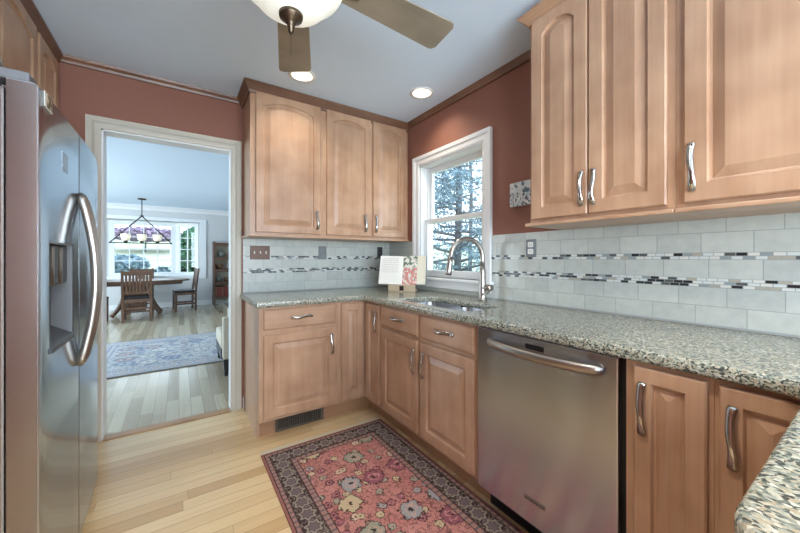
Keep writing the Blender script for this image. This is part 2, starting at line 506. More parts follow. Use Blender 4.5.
# ---------------------------------------------------------------- room shell
YB, XR, ZC = 2.90, 1.81, 2.467
XL, YR = -0.96, -3.25
DX0, DX1, YF = -4.0, 1.81, 10.0
bm = newbm(); box(bm, (XL - .12, YR - .12, -.12), (XR + .14, YB + .02, 0)); struct('floor', bm, 'floor')
bm = newbm(); box(bm, (DX0 - .12, YB + .02, -.12), (DX1 + .12, YF + .14, 0)); struct('floor_dining', bm, 'floor_d')
CANS = [(.712, 2.288), (1.551, 2.02), (-.2, -.9), (1.2, -.35), (.32, .45)]  # visible pair first, then unseen cans added for fill light
bm = newbm(); box(bm, (DX0 - .12, YB + .06, ZC), (DX1 + .12, YF + .14, ZC + .12)); struct('ceiling_dining', bm, 'ceiling')
# back wall with the doorway: red kitchen skin and cream dining skin
D0, D1, DH = -0.428, 0.352, 2.052
def back_wall(y0, y1, x0, x1):
    bm = newbm()
    box(bm, (x0, y0, 0), (D0, y1, ZC)); box(bm, (D1, y0, 0), (x1, y1, ZC)); box(bm, (D0, y0, DH), (D1, y1, ZC))
    return bm
struct('wall_back', back_wall(YB, YB + .06, XL - .12, XR + .14), 'wall_red')
struct('wall_dining_near', back_wall(YB + .06, YB + .12, DX0 - .12, DX1 + .12), 'wall_cream')
# right wall with the window hole
W0, W1, WZ0, WZ1 = 1.628, 2.392, 1.035, 2.035
bm = newbm()
box(bm, (XR, YR, 0), (XR + .14, W0, ZC)); box(bm, (XR, W1, 0), (XR + .14, YB, ZC))
box(bm, (XR, W0, 0), (XR + .14, W1, WZ0)); box(bm, (XR, W0, WZ1), (XR + .14, W1, ZC))
struct('wall_right', bm, 'wall_red')
bm = newbm()
box(bm, (XL - .12, YR, 0), (XL, -3.00, ZC)); box(bm, (XL - .12, -1.70, 0), (XL, YB, ZC)); box(bm, (XL - .12, -3.00, 0), (XL, -1.70, .95)); box(bm, (XL - .12, -3.00, 2.05), (XL, -1.70, ZC))
struct('wall_left', bm, 'wall_red')
bm = newbm()
box(bm, (XL - .01, -3.08, .87), (XL + .02, -1.62, .95)); box(bm, (XL - .01, -3.08, 2.05), (XL + .02, -1.62, 2.13)); box(bm, (XL - .01, -3.08, .95), (XL + .02, -3.00, 2.05)); box(bm, (XL - .01, -1.70, .95), (XL + .02, -1.62, 2.05))
box(bm, (XL - .03, -2.37, .95), (XL - .005, -2.33, 2.05))
struct('added_window', bm, 'white_trim', label='white window frame added behind the camera for fill light')  # unseen window, added to go with the fill light there
# rear wall with an opening for the added patio door
bm = newbm()
box(bm, (XL - .12, YR - .12, 0), (-.80, YR, ZC)); box(bm, (1.66, YR - .12, 0), (XR + .14, YR, ZC)); box(bm, (-.80, YR - .12, 2.35), (1.66, YR, ZC))
struct('wall_rear', bm, 'wall_red')
bm = newbm()
for x0, x1 in ((-.80, -.74), (.40, .46), (1.60, 1.66)): box(bm, (x0, YR - .10, 0), (x1, YR - .02, 2.35))
box(bm, (-.74, YR - .10, 2.29), (1.60, YR - .02, 2.35)); box(bm, (-.74, YR - .10, 0), (1.60, YR - .02, .06))
pd = struct('added_patio_door', bm, 'white_trim', label='white framed glass door added behind the camera for fill light')  # unseen door, added as a source for the rear fill light
bm = newbm(); box(bm, (-.74, YR - .065, .06), (1.60, YR - .06, 2.29)); struct('pane', bm, 'glass', pd)
# dining room side walls and far wall
BX0, BX1, BZ0, BZ1 = -1.92, 0.44, 0.78, 2.12
bm = newbm(); box(bm, (DX0 - .12, YB + .12, 0), (DX0, YF, ZC)); struct('wall_dining_left', bm, 'wall_cream')
bm = newbm(); box(bm, (DX1, YB + .12, 0), (DX1 + .12, YF, ZC)); struct('wall_dining_right', bm, 'wall_cream')
bm = newbm()
box(bm, (DX0 - .12, YF, 0), (BX0, YF + .14, ZC)); box(bm, (BX1, YF, 0), (DX1 + .12, YF + .14, ZC))
box(bm, (BX0, YF, 0), (BX1, YF + .14, BZ0)); box(bm, (BX0, YF, BZ1), (BX1, YF + .14, ZC))
struct('wall_dining_far', bm, 'wall_cream')
bm = newbm(); box(bm, (DX0, YF - .018, 0), (DX1, YF, .11)); box(bm, (DX0, YF - .012, .11), (DX1, YF, .125)); struct('baseboard_dining', bm, 'white_trim')
bm = newbm(); sweep(bm, [(DX0, YF), (DX1, YF)], [(0, ZC - .11), (.015, ZC - .105), (.03, ZC - .06), (.085, ZC - .015), (.09, ZC), (0, ZC)]); struct('trim_1', bm, 'white_trim')
# kitchen ceiling trim
TR = [(0, ZC - .045), (.014, ZC - .045), (.018, ZC - .03), (.03, ZC - .016), (.034, ZC), (0, ZC)]
bm = newbm(); sweep(bm, [(-.61, YB), (.425, YB)], TR); struct('trim_2', bm, 'crown')
bm = newbm(); sweep(bm, [(XR, 2.56), (XR, 1.05)], TR); struct('trim_3', bm, 'crown')
# doorway casing, jamb and saddle
bm = newbm()
CP = [(0, 0), (0, .018), (.012, .022), (.030, .022), (.045, .014), (.068, .012), (.075, .016), (.075, 0)]   # (across, out)
sweep(bm, [(D1 - .014, 0), (D1 - .014, DH - .004), (D0 + .004, DH - .004), (D0 + .004, 0)], CP)
local(bm, (0, YB, 0), (1, 0, 0), (0, -1, 0))
cas = struct('trim_4', bm, 'cream_trim', label='cream painted casing around the open doorway')
bm = newbm(); box(bm, (D0, YB, 0), (D0 + .014, YB + .12, DH)); box(bm, (D1 - .014, YB, 0), (D1, YB + .12, DH)); box(bm, (D0, YB, DH - .014), (D1, YB + .12, DH))
struct('jamb', bm, 'white_trim', cas)
bm = newbm(); prism(bm, [(YB - .03, 0), (YB - .022, .007), (YB + .045, .009), (YB + .055, 0)], 0, D0 + .015, D1 - .015); struct('trim_5', bm, wood('saddle_wood', rgb(150, 112, 76), rgb(190, 150, 106), 0))
bm = newbm(); box(bm, (D1 + .074, YB - .014, 0), (.431, YB, .09), .002); struct('baseboard_back', bm, 'white_trim')

# ---------------------------------------------------------------- kitchen window
bm = newbm()
WP = [(0, 0), (0, .012), (.012, .016), (.040, .016), (.050, .024), (.078, .026), (.078, 0)]
sweep(bm, [(-W0 - .004, 1.02), (-W0 - .004, WZ1 - .004), (-W1 + .004, WZ1 - .004), (-W1 + .004, 1.02)], WP)
local(bm, (XR, 0, 0), (0, -1, 0), (-1, 0, 0))
win = struct('window_1', bm, 'white_trim', label='white double hung window above the sink')
bm = newbm()
box(bm, (XR, W0, WZ0), (XR + .14, W0 + .022, WZ1)); box(bm, (XR, W1 - .022, WZ0), (XR + .14, W1, WZ1)); box(bm, (XR, W0, WZ1 - .022), (XR + .14, W1, WZ1))
box(bm, (XR + .075, W0 + .022, WZ0), (XR + .09, W0 + .034, WZ1)); box(bm, (XR + .075, W1 - .034, WZ0), (XR + .09, W1 - .022, WZ1))
struct('jamb', bm, 'white_trim', win)
bm = newbm(); box(bm, (XR - .045, W0 - .095, 1.012), (XR + .14, W1 + .09, 1.035), .006); struct('window_sill', bm, 'white_trim', win)
bm = newbm(); box(bm, (XR - .022, W0 - .075, .952), (XR, W1 + .07, 1.012), .004); struct('apron', bm, 'white_trim', win)
def sash(x0, x1, z0, z1, bot, top):
    bm = newbm(); a, b = W0 + .022, W1 - .022; s = .042
    box(bm, (x0, a, z0), (x1, a + s, z1), .003); box(bm, (x0, b - s, z0), (x1, b, z1), .003)
    box(bm, (x0, a + s, z0), (x1, b - s, z0 + bot), .003); box(bm, (x0, a + s, z1 - top), (x1, b - s, z1), .003)
    o = struct('sash', bm, 'white_trim', win)
    bm = newbm(); box(bm, ((x0 + x1) / 2 - .002, a + s - .004, z0 + bot - .004), ((x0 + x1) / 2 + .002, b - s + .004, z1 - top + .004)); struct('pane', bm, 'glass', o)
sash(XR + .040, XR + .073, WZ0, 1.545, .060, .036)
sash(XR + .092, XR + .125, 1.510, WZ1 - .022, .034, .048)

# ---------------------------------------------------------------- bay window of the dining room
bm = newbm()
cw = .155
box(bm, (BX0 - cw, YF - .03, BZ1), (BX1 + cw, YF, BZ1 + .085), .004); box(bm, (BX0 - cw, YF - .03, BZ0 - .09), (BX1 + cw, YF, BZ0), .004)
box(bm, (BX0 - cw, YF - .03, BZ0), (BX0, YF, BZ1), .004); box(bm, (BX1, YF - .03, BZ0), (BX1 + cw, YF, BZ1), .004)
bay = struct('window_2', bm, 'white_trim', label='white three panel bay window with small panes')
YO = 10.45; KX0, KX1 = -1.40, -0.06
foot = [(BX0, YF), (BX1, YF), (BX1, YF + .14), (KX1, YO + .08), (KX0, YO + .08), (BX0, YF + .14)]
bm = newbm(); prism(bm, foot, 2, BZ0 - .05, BZ0 + .004); struct('window_seat', bm, 'white_trim', bay)
bm = newbm(); prism(bm, foot, 2, BZ1, BZ1 + .06); struct('soffit', bm, 'white_trim', bay)
def bay_panel(p, q, cols, rows, fw):
    p = Vector((p[0], p[1], 0)); q = Vector((q[0], q[1], 0)); u = (q - p).normalized(); n = Vector((u.y, -u.x, 0)); L = (q - p).length
    H = BZ1 - BZ0
    bm = newbm()
    box(bm, (0, 0, -.03), (fw, H, .03), .004); box(bm, (L - fw, 0, -.03), (L, H, .03), .004)
    box(bm, (fw, 0, -.03), (L - fw, .07, .03), .004); box(bm, (fw, H - .09, -.03), (L - fw, H, .03), .004)
    gw = (L - 2 * fw) / cols; gh = (H - .16) / rows
    for i in range(1, cols): box(bm, (fw + gw * i - .009, .07, -.012), (fw + gw * i + .009, H - .09, .012))
    for j in range(1, rows): box(bm, (fw, .07 + gh * j - .009, -.0115), (L - fw, .07 + gh * j + .009, .0115))
    local(bm, (p.x, p.y, BZ0), u, n)
    f = struct('sash', bm, 'white_trim', bay)
    bm = newbm(); box(bm, (fw, .07, -.002), (L - fw, H - .09, .002)); local(bm, (p.x, p.y, BZ0), u, n); struct('pane', bm, 'glass', f)
bay_panel((KX0, YO), (KX1, YO), 4, 4, .11)
bay_panel((KX1, YO), (BX1, YF + .12), 2, 4, .10)
bay_panel((BX0, YF + .12), (KX0, YO), 2, 4, .10)

# ---------------------------------------------------------------- outdoors
def ground_h(x, y):
    h = -0.45
    if y > 12: h += 0.105 * (y - 12) * min(1, (y - 12) / 8)
    return h
bm = newbm()
xs = [-60, -40, -25, -15, -8, -4, 0, 4, 8, 15, 25, 40, 60]; ys = [-15, -6, 0, 3, 6, 9, 10.7, 12, 14, 16, 18, 20, 24, 28, 34, 40, 50, 60]
grid = [[bm.verts.new((x, y, ground_h(x, y))) for x in xs] for y in ys]
for j in range(len(ys) - 1):
    for i in range(len(xs) - 1): bm.faces.new((grid[j][i], grid[j][i + 1], grid[j + 1][i + 1], grid[j + 1][i]))
struct('ground', bm, 'lawn')
def leaves(bm, cx, cy, cz, rx, ry, rz, n, s, rnd, shell=0.4):
    for _ in range(n):
        while True:
            v = Vector((rnd.uniform(-1, 1), rnd.uniform(-1, 1), rnd.uniform(-1, 1)))
            if shell < v.length < 1: break
        c = Vector((cx + v.x * rx, cy + v.y * ry, cz + v.z * rz))
        a = Vector((rnd.gauss(0, 1), rnd.gauss(0, 1), rnd.gauss(0, .6))).normalized(); b = a.orthogonal().normalized()
        b = (Matrix.Rotation(rnd.uniform(0, 6.3), 3, a) @ b)
        k = s * rnd.uniform(.6, 1.4)
        bm.faces.new([bm.verts.new(c + a * k), bm.verts.new(c + b * k * .55), bm.verts.new(c - a * k), bm.verts.new(c - b * k * .55)])
def branch_tree(x, y, h, spread, seed, label, mat='fir', nb=46, group=None):
    """trunk, bare boughs and sprays of needles along the boughs"""
    rnd = random.Random(seed); z0 = ground_h(x, y)
    t = thing('evergreen_tree', label, 'tree', (x, y, z0), 0, group)
    bm = newbm(); tube(bm, [(x, y, z0 - .1), (x + .1, y, z0 + h * .5), (x, y + .05, z0 + h)], [.09, .07, .02], 9)
    obj('trunk', bm, 'bark', t)
    bb = newbm(); lf = newbm()
    for k in range(nb):
        zz = z0 + h * (.06 + .9 * k / nb); a = rnd.uniform(0, 2 * PI); L = spread * (1.05 - .75 * k / nb) * rnd.uniform(.6, 1.1)
        p = Vector((x, y, zz)); pts = [p.copy()]
        d = Vector((math.cos(a), math.sin(a), rnd.uniform(-.05, .35)))
        for i in range(5):
            d = (d + Vector((rnd.gauss(0, .16), rnd.gauss(0, .16), rnd.gauss(-.05, .1)))).normalized(); p = p + d * L / 5; pts.append(p.copy())
        tube(bb, pts, [.035, .028, .02, .014, .009, .004], 5)
        for i in range(1, 6):
            for _ in range(9):
                q = pts[i] + Vector((rnd.gauss(0, .2), rnd.gauss(0, .2), rnd.gauss(-.06, .12)))
                leaves(lf, q.x, q.y, q.z, .16, .16, .05, 7, .036, rnd, 0.0)
    obj('bough', bb, 'bark', t); obj('foliage', lf, mat, t)
branch_tree(5.0, 5.3, 6.5, 2.7, 3, 'blue green evergreen with open boughs nearest the kitchen window', nb=60)
branch_tree(9.6, 9.4, 8.5, 3.2, 4, 'tall evergreen standing behind the nearest one outside the kitchen window')
branch_tree(12.6, 16.6, 9.0, 3.2, 5, 'farthest evergreen in the view through the kitchen window')
def shrub(x, y, rx, rz, mat, label, seed, n=1500, s=.12, zc=None, name='shrub'):
    rnd = random.Random(seed); z0 = ground_h(x, y)
    t = thing(name, label, 'shrub' if name == 'shrub' else 'tree', (x, y, z0))
    zc = zc if zc is not None else rz * .9
    bm = newbm(); leaves(bm, x, y, z0 + zc, rx, rx, rz, n, s, rnd, 0.2); obj('foliage', bm, mat, t)
    bm = newbm(); tube(bm, [(x, y, z0 - .05), (x + .03, y, z0 + zc)], [.07, .03], 7); obj('trunk', bm, 'bark', t)
shrub(.75, 13.0, .95, 1.5, 'leaf', 'tall green shrub outside the right bay pane', 11, 3200, .13)
shrub(-.35, 12.2, .50, .75, 'fir', 'low dark green shrub under the middle bay pane', 12, 1100, .10)
shrub(-3.7, 14.5, 1.1, 1.3, 'fir', 'blue green shrub outside the left bay pane', 13, 2200, .15)
shrub(-2.2, 33, 2.6, .55, 'plum', 'purple leaved tree at the top of the lawn', 14, 2200, .17, 1.35, 'tree')
shrub(-7.6, 36, 2.2, .9, 'fir', 'dark tree left of the purple tree on the lawn', 15, 1800, .22, .9, 'tree')
shrub(3.6, 36, 2.4, 1.2, 'leaf', 'green tree right of the purple tree on the lawn', 16, 2000, .24, 1.2, 'tree')
shrub(-2.1, 21, .9, .5, 'fir', 'low dark shrub on the lawn below the purple tree', 17, 1000, .13, .4)

# ---------------------------------------------------------------- cabinets
def door_bm(w, h, arch=0.0, m=.056, t=.019):
    bm = newbm(); K = 16
    a0 = w / 2 - m; R = (a0 * a0 + arch * arch) / (2 * arch) if arch else 0; cy = h - m + .006 - R
    xs_in = lambda e: [(w - m - e) + ((m + e) - (w - m - e)) * i / K for i in range(K + 1)]
    def inner(e, z):
        if arch: top = [(x, cy + math.sqrt(max(0, (R - e) ** 2 - (x - w / 2) ** 2))) for x in xs_in(e)]
        else: top = [(x, h - m - e) for x in xs_in(e)]
        return [bm.verts.new((x, y, z)) for x, y in [(m + e, m + e), (w - m - e, m + e)] + top]
    def outer(e, z):
        xi = xs_in(0); xi[0] = w - e; xi[-1] = e
        return [bm.verts.new((x, y, z)) for x, y in [(e, e), (w - e, e)] + [(x, h - e) for x in xi]]
    loops = [outer(0, 0), outer(0, t - .005), outer(.0045, t), inner(0, t), inner(.0025, t - .004), inner(.005, t - .012), inner(.012, t - .0135), inner(.044, t - .0015)]
    for A, B in zip(loops, loops[1:]):
        n = len(A)
        for i in range(n): bm.faces.new((A[i], A[(i + 1) % n], B[(i + 1) % n], B[i]))
    bm.faces.new(loops[-1]); bm.faces.new(loops[0][::-1])
    return bm
def handle_bm(L=.155, flip=1):
    """flat wavy pull along v from 0 to L, standing off in n"""
    bm = newbm(); n = 26; rings = []
    for i in range(n + 1):
        s = i / n
        v = s * L; wv = .0034 * math.sin(2 * PI * s) * flip
        up = .004 + 0.019 * math.sin(PI * min(1, max(0, s))) ** .7 + .004 * math.sin(2 * PI * s)
        hw = .0084 + .0018 * abs(math.cos(PI * s)) + .0009 * math.sin(14 * s)
        if i in (0, n): hw *= .75
        th = .0028
        rings.append([bm.verts.new((wv - hw, v, up - th)), bm.verts.new((wv + hw, v, up - th)), bm.verts.new((wv + hw, v, up + th * .4)), bm.verts.new((wv, v, up + th)), bm.verts.new((wv - hw, v, up + th * .4))])
    for A, B in zip(rings, rings[1:]):
        for k in range(5):
            f = bm.faces.new((A[k], A[(k + 1) % 5], B[(k + 1) % 5], B[k])); f.smooth = True
    bm.faces.new(rings[0]); bm.faces.new(rings[-1])
    for v in (.012, L - .012): box(bm, (-.004, v - .004, 0), (.004, v + .004, .012))
    return bm
FACE = {'B': ((1, 0, 0), (0, -1, 0)), 'R': ((0, -1, 0), (-1, 0, 0)), 'L': ((0, 1, 0), (1, 0, 0))}
def put_door(par, side, org, w, h, arch=0.0, hv=None, hu=None, horiz=False, m=.056, hl=.155, flip=1):
    u, n = FACE[side]
    bm = door_bm(w, h, arch, m); local(bm, org, u, n)
    d = obj('door', bm, 'maple', par)
    if hu is not None:
        bm = handle_bm(hl, flip)
        bm.transform(Matrix.Translation((hu, hv, .019))); local(bm, org, u, n)
        obj('handle', bm, 'chrome', d)
    return d
def put_drawer(par, side, org, w, h):
    u, n = FACE[side]
    bm = newbm(); box(bm, (0, 0, 0), (w, h, .013)); 
    for i, e, z in ((0, .0, .013),):
        vs = [bm.verts.new(p) for p in ((0, 0, .013), (w, 0, .013), (w, h, .013), (0, h, .013))]
        ws = [bm.verts.new(p) for p in ((.008, .008, .019), (w - .008, .008, .019), (w - .008, h - .008, .019), (.008, h - .008, .019))]
        for k in range(4): bm.faces.new((vs[k], vs[(k + 1) % 4], ws[(k + 1) % 4], ws[k]))
        bm.faces.new(ws)
    bmesh.ops.remove_doubles(bm, verts=bm.verts[:], dist=1e-5)
    local(bm, org, u, n)
    d = obj('drawer', bm, 'maple_x' if side == 'B' else 'maple_y', par)
    bm = handle_bm(.155); bm.transform(Matrix.Rotation(-PI / 2, 4, 'Z')); bm.transform(Matrix.Translation((w / 2 - .0775, h / 2 + .004, .019))); local(bm, org, u, n)
    obj('handle', bm, 'chrome', d)
KZ = .125
YF_, XF_ = 2.287, 1.200     # face-frame planes
DY, DXX = YF_, XF_
# back run: drawer base beside the doorway
t = thing('base_cabinet', 'maple base cabinet with one drawer beside the doorway, metal vent in its base', 'cabinet', (.70, 2.6, 0))
bm = newbm(); box(bm, (.449, YF_, KZ), (.972, YB, .875)); obj('carcass', bm, 'maple', t)
bm = newbm(); prism(bm, [(YF_, KZ), (YF_, .875), (YB, .875), (YB, 0), (2.363, 0), (2.363, KZ)], 0, .431, .448); obj('end_panel', bm, 'maple', t)
bm = newbm(); box(bm, (.449, 2.363, 0), (.972, 2.38, KZ)); obj('toe_kick', bm, 'kick', t)
put_door(t, 'B', (.456, DY, .146), .497, .548, 0, .355, .463)
put_drawer(t, 'B', (.456, DY, .727), .497, .133)
# corner unit with the folding pair of doors
t = thing('base_cabinet', 'corner maple base cabinet with two narrow doors meeting in the inside corner', 'cabinet', (1.4, 2.5, 0))
bm = newbm(); prism(bm, [(.973, YB - .012), (XR - .012, YB - .012), (XR - .012, 2.033), (XF_, 2.033), (XF_, YF_), (.973, YF_)], 2, KZ, .875); obj('carcass', bm, 'maple', t)
bm = newbm(); prism(bm, [(.973, 2.38), (1.298, 2.38), (1.298, 2.033), (1.281, 2.033), (1.281, 2.363), (.973, 2.363)], 2, 0, KZ); obj('toe_kick', bm, 'kick', t)
put_door(t, 'B', (.998, DY, .146), .178, .714, 0, m=.05)
put_door(t, 'R', (XF_, 2.240, .146), .195, .714, 0, .515, .165, m=.05)
# sink base
t = thing('base_cabinet', 'maple sink base cabinet with two drawers over two doors left of the dishwasher', 'cabinet', (1.5, 1.57, 0))
bm = newbm()
box(bm, (XF_, 1.106, KZ), (XF_ + .02, 2.031, .875)); box(bm, (XF_ + .02, 1.106, KZ), (XR - .012, 1.124, .875)); box(bm, (XF_ + .02, 2.013, KZ), (XR - .012, 2.031, .875)); box(bm, (XF_ + .02, 1.124, KZ), (XR - .012, 2.013, KZ + .02))
obj('carcass', bm, 'maple', t)
bm = newbm(); box(bm, (1.281, 1.106, 0), (1.298, 2.031, KZ)); obj('toe_kick', bm, 'kick', t)
put_drawer(t, 'R', (XF_, 2.011, .727), .424, .133); put_drawer(t, 'R', (XF_, 1.558, .727), .426, .133)
put_door(t, 'R', (XF_, 2.011, .146), .424, .556, 0, .348, .392); put_door(t, 'R', (XF_, 1.558, .146), .426, .556, 0, .348, .034, flip=-1)
# right of the dishwasher
t = thing('base_cabinet', 'narrow maple base cabinet with one tall door just right of the dishwasher', 'cabinet', (1.5, .37, 0))
bm = newbm(); box(bm, (XF_, .272, KZ), (XR, .482, .875)); obj('carcass', bm, 'maple', t)
bm = newbm(); box(bm, (1.281, .272, 0), (1.298, .482, KZ)); obj('toe_kick', bm, 'kick', t)
put_door(t, 'R', (XF_, .456, .146), .173, .714, 0, .505, .026, m=.045, hl=.165)
t = thing('base_cabinet', 'maple base cabinet with tall door partly behind the near granite corner', 'cabinet', (1.5, .16, 0))
bm = newbm(); box(bm, (XF_, .058, KZ), (XR, .271, .875)); obj('carcass', bm, 'maple', t)
bm = newbm(); box(bm, (1.281, .058, 0), (1.298, .271, KZ)); obj('toe_kick', bm, 'kick', t)
put_door(t, 'R', (XF_, .259, .146), .185, .714, 0, .505, .028, m=.045, hl=.165)
t = thing('base_cabinet', 'maple peninsula base cabinet under the near granite corner', 'cabinet', (1.1, -.22, 0))
bm = newbm(); box(bm, (.53, -.50, KZ), (XR, .056, .875)); obj('carcass', bm, 'maple', t)
bm = newbm(); box(bm, (.56, -.44, 0), (1.75, -.02, KZ)); obj('toe_kick', bm, 'kick', t)

# wall cabinets
UZ0, UZ1 = 1.372, 2.44
CR = [(0, 2.392), (.010, 2.392), (.014, 2.408), (.022, 2.420), (.040, 2.446), (.046, 2.452), (.046, ZC - .001), (0, ZC - .001)]
CRR = [(0, 2.370), (.008, 2.370), (.014, 2.382), (.038, 2.406), (.046, 2.411), (.046, 2.420), (0, 2.420)]
def wall_cab(label, side, lo, hi, loc):
    t = thing('wall_cabinet', label, 'cabinet', loc)
    bm = newbm(); box(bm, (lo[0], lo[1], UZ0), (hi[0], hi[1], ZC - .002)); obj('carcass', bm, 'maple', t)
    return t
FY, FX = 2.578, 1.484
def rail(t, lo, hi, mat): bm = newbm(); box(bm, (lo[0], lo[1], 1.356), (hi[0], hi[1], UZ0), .004); obj('light_rail', bm, mat, t)
t = wall_cab('maple wall cabinet with one wide arched door next to the doorway', 'B', (.426, FY), (.972, YB), (.70, 2.74, UZ0))
put_door(t, 'B', (.461, FY, 1.388), .486, 1.02, .045, .035, .455)
rail(t, (.410, FY - .022), (.972, YB - .001), 'maple_x')
bm = newbm(); sweep(bm, [(.972, FY), (.426, FY), (.426, YB)][::-1], CR); obj('crown_molding', bm, 'crown', t)
t = wall_cab('maple wall cabinet with two narrow arched doors in the corner', 'B', (.973, FY), (XR, YB), (1.39, 2.74, UZ0))
put_door(t, 'B', (.997, FY, 1.388), .410, 1.02, .04, .035, .350); put_door(t, 'B', (1.428, FY, 1.388), .352, 1.02, .036, .035, .026, flip=-1)
rail(t, (.973, FY - .022), (XR, YB - .001), 'maple_x')
bm = newbm(); sweep(bm, [(.973, FY), (XR, FY)], CR); obj('crown_molding', bm, 'crown', t)
t = wall_cab('large maple wall cabinet with two arched doors right of the window', 'R', (FX, .438), (XR, 1.028), (1.65, .73, UZ0))
put_door(t, 'R', (FX, 1.013, 1.388), .272, .985, .045, .035, .250); put_door(t, 'R', (FX, .736, 1.388), .275, .985, .045, .035, .024, flip=-1)
rail(t, (FX - .022, .438), (XR - .001, 1.046), 'maple_y')
bm = newbm(); sweep(bm, [(XR, 1.028), (FX, 1.028), (FX, .438)], CRR); obj('crown_molding', bm, 'maple_y', t)
t = wall_cab('maple wall cabinet with a wide door at the right edge over the counter', 'R', (FX, -.10), (XR, .437), (1.65, .17, UZ0))
put_door(t, 'R', (FX, .412, 1.388), .475, .985, .045, .035, .024, hl=.17, m=.062)
rail(t, (FX - .022, -.10), (XR - .001, .437), 'maple_y')
bm = newbm(); sweep(bm, [(FX, .437), (FX, -.10)], CRR); obj('crown_molding', bm, 'maple_y', t)
# cabinets over the refrigerator
LX = -.635
def left_cab(label, y0, y1, z0, doors):
    t = thing('wall_cabinet', label, 'cabinet', (-.8, (y0 + y1) / 2, z0))
    bm = newbm(); box(bm, (XL, y0, z0), (LX, y1, ZC - .002)); obj('carcass', bm, 'maple', t)
    for (a, b, hu, fl) in doors: put_door(t, 'L', (LX, a, z0 + .016), b - a, 2.402 - z0 - .016, .04, .03 if hu is not None else None, hu, flip=fl)
    bm = newbm(); sweep(bm, [(LX, y0), (LX, y1)], [(o * .8, z) for o, z in CR]); obj('crown_molding', bm, 'crown', t)
left_cab('maple cabinet with arched doors over the refrigerator', 1.36, 2.512, 1.83, [(1.50, 1.985, .46, 1), (1.995, 2.495, .026, -1)])
left_cab('narrow maple wall cabinet between the refrigerator and the doorway wall', 2.513, 2.90, 1.372, [(2.535, 2.865, None, 1)])

# ---------------------------------------------------------------- worktop
def curve_slab(name, splines, z0, z1, bev, mat):
    cu = bpy.data.curves.new(name, 'CURVE'); cu.dimensions = '2D'; cu.fill_mode = 'BOTH'
    cu.extrude = (z1 - z0) / 2 - bev; cu.bevel_depth = bev; cu.bevel_resolution = 3; cu.offset = -bev
    for pts in splines:
        s = cu.splines.new('POLY'); s.points.add(len(pts) - 1); s.use_cyclic_u = True
        for k, p in enumerate(pts): s.points[k].co = (p[0], p[1], 0, 1)
    o = bpy.data.objects.new(name, cu); C.objects.link(o)
    dg = bpy.context.evaluated_depsgraph_get(); dg.update()
    me = bpy.data.meshes.new_from_object(o.evaluated_get(dg))
    bpy.data.objects.remove(o); bpy.data.curves.remove(cu)
    me.transform(Matrix.Translation((0, 0, (z0 + z1) / 2)))
    me.materials.clear(); me.materials.append(M[mat])
    r = bpy.data.objects.new(name, me); C.objects.link(r)
    return r
def arc(cx, cy, r, a0, a1, n=8):
    return [(cx + r * math.cos(math.radians(a0 + (a1 - a0) * k / n)), cy + r * math.sin(math.radians(a0 + (a1 - a0) * k / n))) for k in range(n + 1)]
CX, CY = 1.168, 2.255
outline = [(.405, YB - .001), (.405, CY + .012)] + arc(.417, CY + .012, .012, 180, 270, 4) + arc(CX - .05, CY - .05, .05, 90, 0, 6) + [(CX, .162)] + arc(CX - .06, .162, .06, 0, -90, 6) \
    + arc(.461 + .07, .102 - .07, .07, 90, 180, 8) + [(.461, -.62), (XR - .001, -.62), (XR - .001, YB - .001)]
hx0, hx1, hy0, hy1 = 1.262, 1.575, 1.265, 1.915
hole = arc(hx1 - .09, hy1 - .09, .09, 0, 90, 8) + arc(hx0 + .06, hy1 - .06, .06, 90, 180, 6) + arc(hx0 + .06, hy0 + .06, .06, 180, 270, 6) + arc(hx1 - .09, hy0 + .09, .09, 270, 360, 8)
ct = curve_slab('countertop', [outline, hole], .876, .915, .011, 'granite')
tag(ct, 'speckled grey green granite countertop running from the doorway round to the near corner', 'countertop')

# sink
t = thing('sink', 'double bowl stainless undermount sink below the window', 'sink', (1.42, 1.59, .70))
def bowl(y0, y1, zb):
    bm = newbm()
    def ring(e, z, r):
        a, b, c, d = hx0 - .012 + e, hx1 + .012 - e, y0 + e, y1 - e
        return [bm.verts.new((p[0], p[1], z)) for p in arc(b - r, d - r, r, 0, 90, 6) + arc(a + r, d - r, r, 90, 180, 6) + arc(a + r, c + r, r, 180, 270, 6) + arc(b - r, c + r, r, 270, 360, 6)]
    L = [ring(0, .8755, .06), ring(.003, zb + .05, .06), ring(.012, zb + .015, .05), ring(.04, zb, .04)]
    for A, B in zip(L, L[1:]):
        n = len(A)
        for i in range(n):
            f = bm.faces.new((A[i], A[(i + 1) % n], B[(i + 1) % n], B[i])); f.smooth = True
    bm.faces.new(L[-1])
    return bm
obj('bowl', bowl(1.245, 1.585, .69), 'sink', t); obj('bowl', bowl(1.60, 1.935, .69), 'sink', t)
bm = newbm(); box(bm, (hx0 - .01, 1.582, .84), (hx1 + .01, 1.603, .872), .004); obj('divider', bm, 'sink', t)
for y in (1.415, 1.768):
    bm = newbm(); lathe(bm, [(0, .004), (.025, .004), (.04, .006), (.043, .0), (0, 0)], (1.42, y, .69), 20); obj('drain', bm, 'steel_dark', t)
